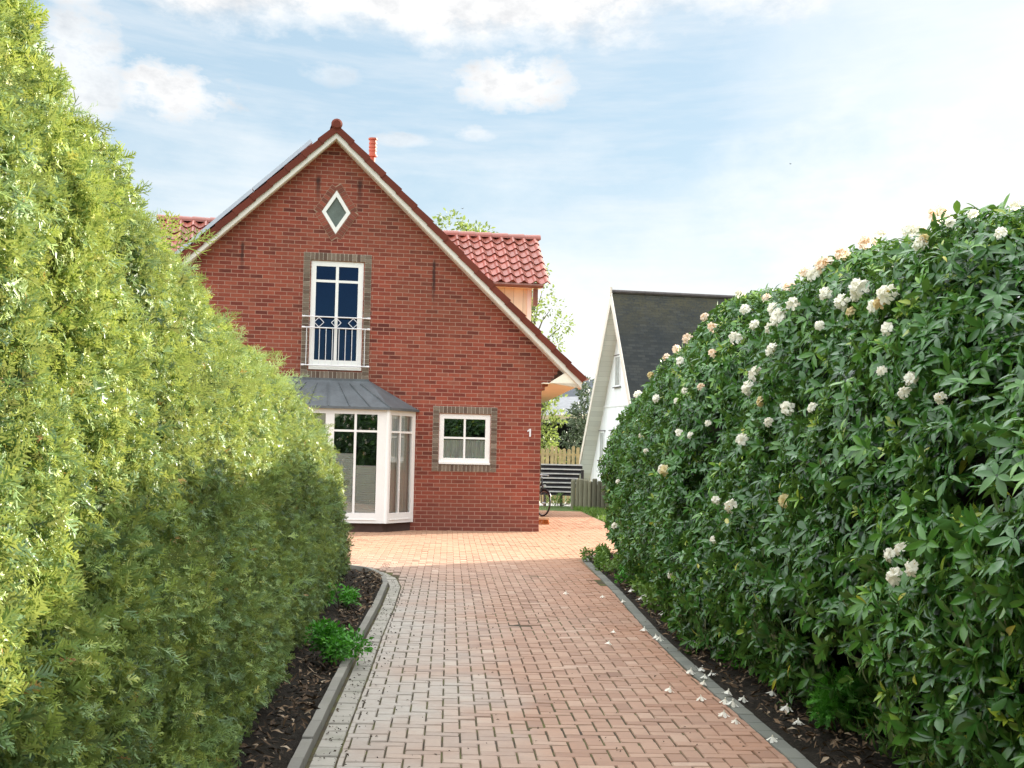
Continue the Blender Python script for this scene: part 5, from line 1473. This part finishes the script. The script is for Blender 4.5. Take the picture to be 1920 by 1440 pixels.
tree('leafy_shrub', 'tall bush in front of the distant slate roof', (3.6, 66, 0), 5.0, 1.2, 16, 2200, .14, M['grey_leaf'], 12, .07, .3, 'shrub', .2)

def low_plant(name, label, base, spread, h, n, size, mat, seed, cat='plant', temps=None):
    root = empty(name, base); tag(root, label, cat); r = random.Random(seed); m = MB(); cs = []
    for i in range(9):
        a = r.uniform(0, 6.28); d = math.sqrt(r.random()); c = (spread[0] * d * math.cos(a), spread[1] * d * math.sin(a), h * (1 - .55 * d * d) * r.uniform(.6, 1)); cs.append(c)
        m.tube([(c[0] * .25, c[1] * .25, 0), (c[0] * .6, c[1] * .6, c[2] * .6), c], [.006, .005, .002], 5)
    m.build('stem', M['bark'], root)
    leaf_cloud('foliage', cs, n, min(spread[0], spread[1], h) * .55, size, mat, root, seed, temps, .4, shell=.1)
low_plant('low_shrub', 'bright green low shrub spilling over the left kerb', (-1.27, 10.35, .03), (.21, .28), .24, 1700, .032, M['bright_leaf'], 21, 'shrub')
low_plant('low_shrub', 'small dark green shoots at the conifer hedge foot behind the bright shrub', (-1.62, 13.8, .03), (.14, .3), .26, 320, .04, M['bright_leaf'], 22, 'shrub')
low_plant('fern', 'fresh green feathery plant under the rhododendron at the lower right', (2.0, 8.2, .03), (.20, .20), .26, 420, .075, M['bright_leaf'], 23, 'fern', [frond_template(70, False, 6, .06), frond_template(71, False, 6, .06)])
low_plant('weed_clump', 'yellow green ground cover at the far right end of the driveway edging', (1.33, 20.7, .02), (.17, 1.3), .20, 1500, .045, M['weed_leaf'], 24)
low_plant('weed_clump', 'leafy weeds on the right verge next to the bare litter patch', (1.62, 14.3, .02), (.18, .9), .24, 700, .05, M['weed_leaf'], 25)
low_plant('weed_clump', 'small weeds growing between edging stones and rhododendron halfway along', (1.70, 12.5, .02), (.2, .6), .20, 420, .05, M['bright_leaf'], 26)
low_plant('weed_clump', 'grassy weeds at the foot of the black slatted barrier', (1.5, 43.6, .0), (.55, .12), .28, 320, .16, M['weed_leaf'], 27, temps=[leaf_template(.10, .02, .35, 3)])

for i, (x, y, sx, sy, h, n, mt, lab) in enumerate((
        (1.50, 19., .16, .9, .20, 520, 'weed_leaf', 'leafy weeds behind the yellow green ground cover on the right verge'),
        (1.56, 17.3, .16, .8, .22, 520, 'bright_leaf', 'bright ground cover under the far rhododendron beside the edging'),
        (1.60, 15.9, .15, .7, .20, 460, 'weed_leaf', 'pale weeds with fallen petals in front of them on the right verge'),
        (1.78, 11.1, .15, .6, .16, 320, 'bright_leaf', 'sparse weeds on the dark soil opposite the bright left shrub'))):
    low_plant('weed_clump', lab, (x, y, .02), (sx, sy), h, n, .045, M[mt], 90 + i)

sheet('path', [(.2, 45.), (2.3, 45.), (2.3, 49.), (.2, 49.)], -.05, M['pale_path'])
def lawn_patch():
    r = np.random.default_rng(51); n = 26000; x = r.uniform(1.9, 6.0, n); y = r.uniform(31.5, 43., n)
    keep = x > np.interp(y, [31.5, 32.5, 35, 40, 43], [2.6, 2.44, 2.30, 2.10, 1.9]); x, y = x[keep], y[keep]; n = len(x)
    D = unit(np.stack([r.normal(0, .45, n), r.normal(0, .45, n), np.ones(n)], 1)); X, Y, Z = frames(D, r.uniform(-3, 3, n), r)
    o = scatter('grass', [leaf_template(.12, .02, .3, 2)], np.zeros(n, int), np.stack([x, y, np.full(n, -.06)], 1), X, Y, Z, r.uniform(.10, .17, n), r.random(n), M['weed_leaf'])
    tag(o, 'short green lawn grass beside the paving behind the rhododendron', 'grass', kind='stuff')
lawn_patch()

# litter on the beds and the paving
def litter():
    r = np.random.default_rng(61); pts = []
    while len(pts) < 3600:
        y = r.uniform(5, 22.5); x = np.interp(y, [p[1] for p in EDGE[:9]], [p[0] for p in EDGE[:9]]) + abs(r.normal(0, .38)) + .0; pts.append((x, y, .07 if x - 1.5 > .15 else .05))
    while len(pts) < 5400:
        y = r.uniform(5, 18); x = np.interp(y, [p[1] for p in KERB[:9]], [p[0] for p in KERB[:9]]) - abs(r.normal(0, .2)) - .02; pts.append((x, y, .06))
    P = np.array(pts); n = len(P)
    D = unit(np.stack([r.normal(0, 1, n), r.normal(0, 1, n), r.normal(.1, .22, n)], 1)); X, Y, Z = frames(D, r.normal(0, .4, n), r)
    k = NT('dry_leaf_litter'); M['dry'] = k.finish(k.ramp(k.attr(), [(0, (.022, .016, .011)), (.5, (.075, .048, .028)), (.85, (.20, .13, .075)), (1, (.34, .27, .19))]), .85, None, .2)
    o = scatter('leaf_litter', [leaf_template(.4, .1, .3, 2), leaf_template(.3, .1, -.3, 2)], r.integers(0, 2, n), P, X, Y, Z, r.uniform(.02, .075, n), r.random(n), M['dry'])
    tag(o, 'brown dead leaves and twigs strewn over the soil beds along the driveway', 'leaf litter', kind='stuff')
    # crumbs of soil and dry scraps swept against the left border course
    n = 900; y = r.uniform(6.3, 20., n); left = r.random(n) < .62
    x = np.where(left, np.interp(y, [p[1] for p in KERB[:9]], [p[0] for p in KERB[:9]]) + .09 + np.abs(r.normal(0, .14, n)), r.uniform(-1.0, 1.5, n))
    D = unit(np.stack([r.normal(0, 1, n), r.normal(0, 1, n), r.normal(.1, .3, n)], 1)); X, Y, Z = frames(D, r.normal(0, .5, n), r)
    o = scatter('soil_debris', [leaf_template(.7, .2, .3, 2)], np.zeros(n, int), np.stack([x, y, np.full(n, .006)], 1), X, Y, Z, r.uniform(.006, .022, n), r.random(n) * .5, M['dry'])
    tag(o, 'dark crumbs of soil and leaf scraps on the paving by the kerb', 'debris', kind='stuff')
litter()

def fallen():
    paving = [(.96, 7.24), (1.25, 7.33), (.86, 6.79), (1.31, 7.05), (1.33, 7.0), (1.11, 5.48), (1.36, 5.95), (1.38, 5.65), (1.29, 5.31), (1.43, 5.25), (1.46, 5.2), (1.35, 4.99), (1.39, 4.87), (1.52, 4.58), (1.43, 5.81), (1.07, 9.03), (.67, 9.21), (1.26, 8.74)]
    edging = [(1.46, 6.01), (1.51, 5.89), (1.49, 5.42), (1.56, 5.3)]
    soil = [(1.69, 4.65), (1.71, 4.91), (1.72, 5.22), (1.53, 6.64), (1.55, 6.57), (1.40, 9.07), (1.49, 8.74), (1.42, 8.55), (1.50, 7.76), (1.54, 7.32), (1.76, 5.78), (1.46, 8.47)]
    r = random.Random(31)
    def bloom(k):
        m = MB(); rr = random.Random(k)
        for i in range(5):
            a = i * 1.2566 + rr.uniform(-.15, .15); u = Vector((math.cos(a), math.sin(a), 0)); w = Vector((-u.y, u.x, 0)); t = rr.uniform(0, .8); up = rr.uniform(.1, .45)
            p = [u * .004 + Vector((0, 0, .028)), u * .014 + Vector((0, 0, .018 + .004 * up)), u * .026 + Vector((0, 0, .006 + .012 * up)), u * .036 + Vector((0, 0, .003 + .014 * up))]; ww = [.003, .009, .012, .004]
            for q in range(3): m.face([p[q] - w * ww[q], p[q] + w * ww[q], p[q + 1] + w * ww[q + 1], p[q + 1] - w * ww[q + 1]], 0, None, t)
        m.tube([(0, 0, .026), (0, 0, .04)], [.005, .003], 6)
        return m
    protos = [bloom(k) for k in range(3)]; first = []
    def put(x, y, z, label, group):
        y *= KY
        k = r.randrange(3)
        if len(first) < 3: o = protos[len(first)].build('fallen_blossom', M['petal']); first.append(o)
        else: o = first[k].copy(); COL.objects.link(o)
        o.location = (x, y, z); o.rotation_euler = (r.uniform(-.3, .3), r.uniform(-.3, .3), r.uniform(0, 6.28)); s = r.uniform(.85, 1.25); o.scale = (s, s, s)
        tag(o, label, 'blossom', group)
    uniq = {(.86, 6.79): 'fallen white blossom nearest the middle of the driveway paving, alone on the bricks', (.67, 9.21): 'farthest fallen blossom out on the paving, well away from the edging', (1.52, 4.58): 'largest looking fallen white blossom, nearest the camera on the orange bricks', (1.11, 5.48): 'single pale blossom lying left of the others on the near bricks'}
    for p in paving: put(*p, .006, uniq.get(p, 'fallen white blossom lying on the red paving bricks near the right edging'), 'fallen blossoms on the paving' if p not in uniq else 'fallen blossoms')
    for p in edging: put(*p, .012, 'fallen white blossom lying on the dark stone edging', 'fallen blossoms on the edging stones')
    for p in soil: put(*p, .075, 'fallen white blossom on the dark soil under the rhododendron', 'fallen blossoms on the soil bed')
fallen()

def bird(label, loc, rz, s):
    m = MB(); body = [(-.5, 0, 0), (-.3, 0, .03), (0, 0, .03), (.25, 0, .03), (.38, 0, .05), (.47, 0, .03)]
    m.tube(body, [.03, .09, .13, .10, .07, .015], 8)
    for sg in (1, -1):
        w = [(.18, sg * .08, .06), (.22, sg * .5, .28), (.02, sg * 1.0, .22), (-.10, sg * .5, .24), (-.15, sg * .08, .05)]
        m.face(w if sg > 0 else w[::-1]); m.face([(x, y, z - .015) for x, y, z in (w[::-1] if sg > 0 else w)])
    m.face([(-.3, .04, .02), (-.3, -.04, .02), (-.72, -.12, .01), (-.72, .12, .01)])
    o = m.build('bird', M['bird']); o.location = loc; o.rotation_euler = (0, 0, rz); o.scale = (s, s, s); tag(o, label, 'bird')
bird('tiny dark bird flying above the right dormer', (-4.0, 104, 19.8), 1.0, .19)
bird('tiny dark bird flying in the bright sky above the A-frame house', (13.8, 70, 16.5), 2.4, .12)

for i, (x, y, h, cr, lab) in enumerate(((-6.5, -19, 7.0, 3.4, 'round green street tree behind the viewer, mirrored dimly in the bay window'), (-1.2, -20, 7.2, 3.6, 'middle street tree behind the viewer, mirrored in the small window'), (5.0, -19.5, 6.8, 3.4, 'street tree behind the viewer on the side of the rhododendron'))):
    tree('street_tree', lab, (x, y, 0), h, cr, 18, 5200, .3, M['tree_leaf'], 80 + i, .18, .12, sparse=.2)
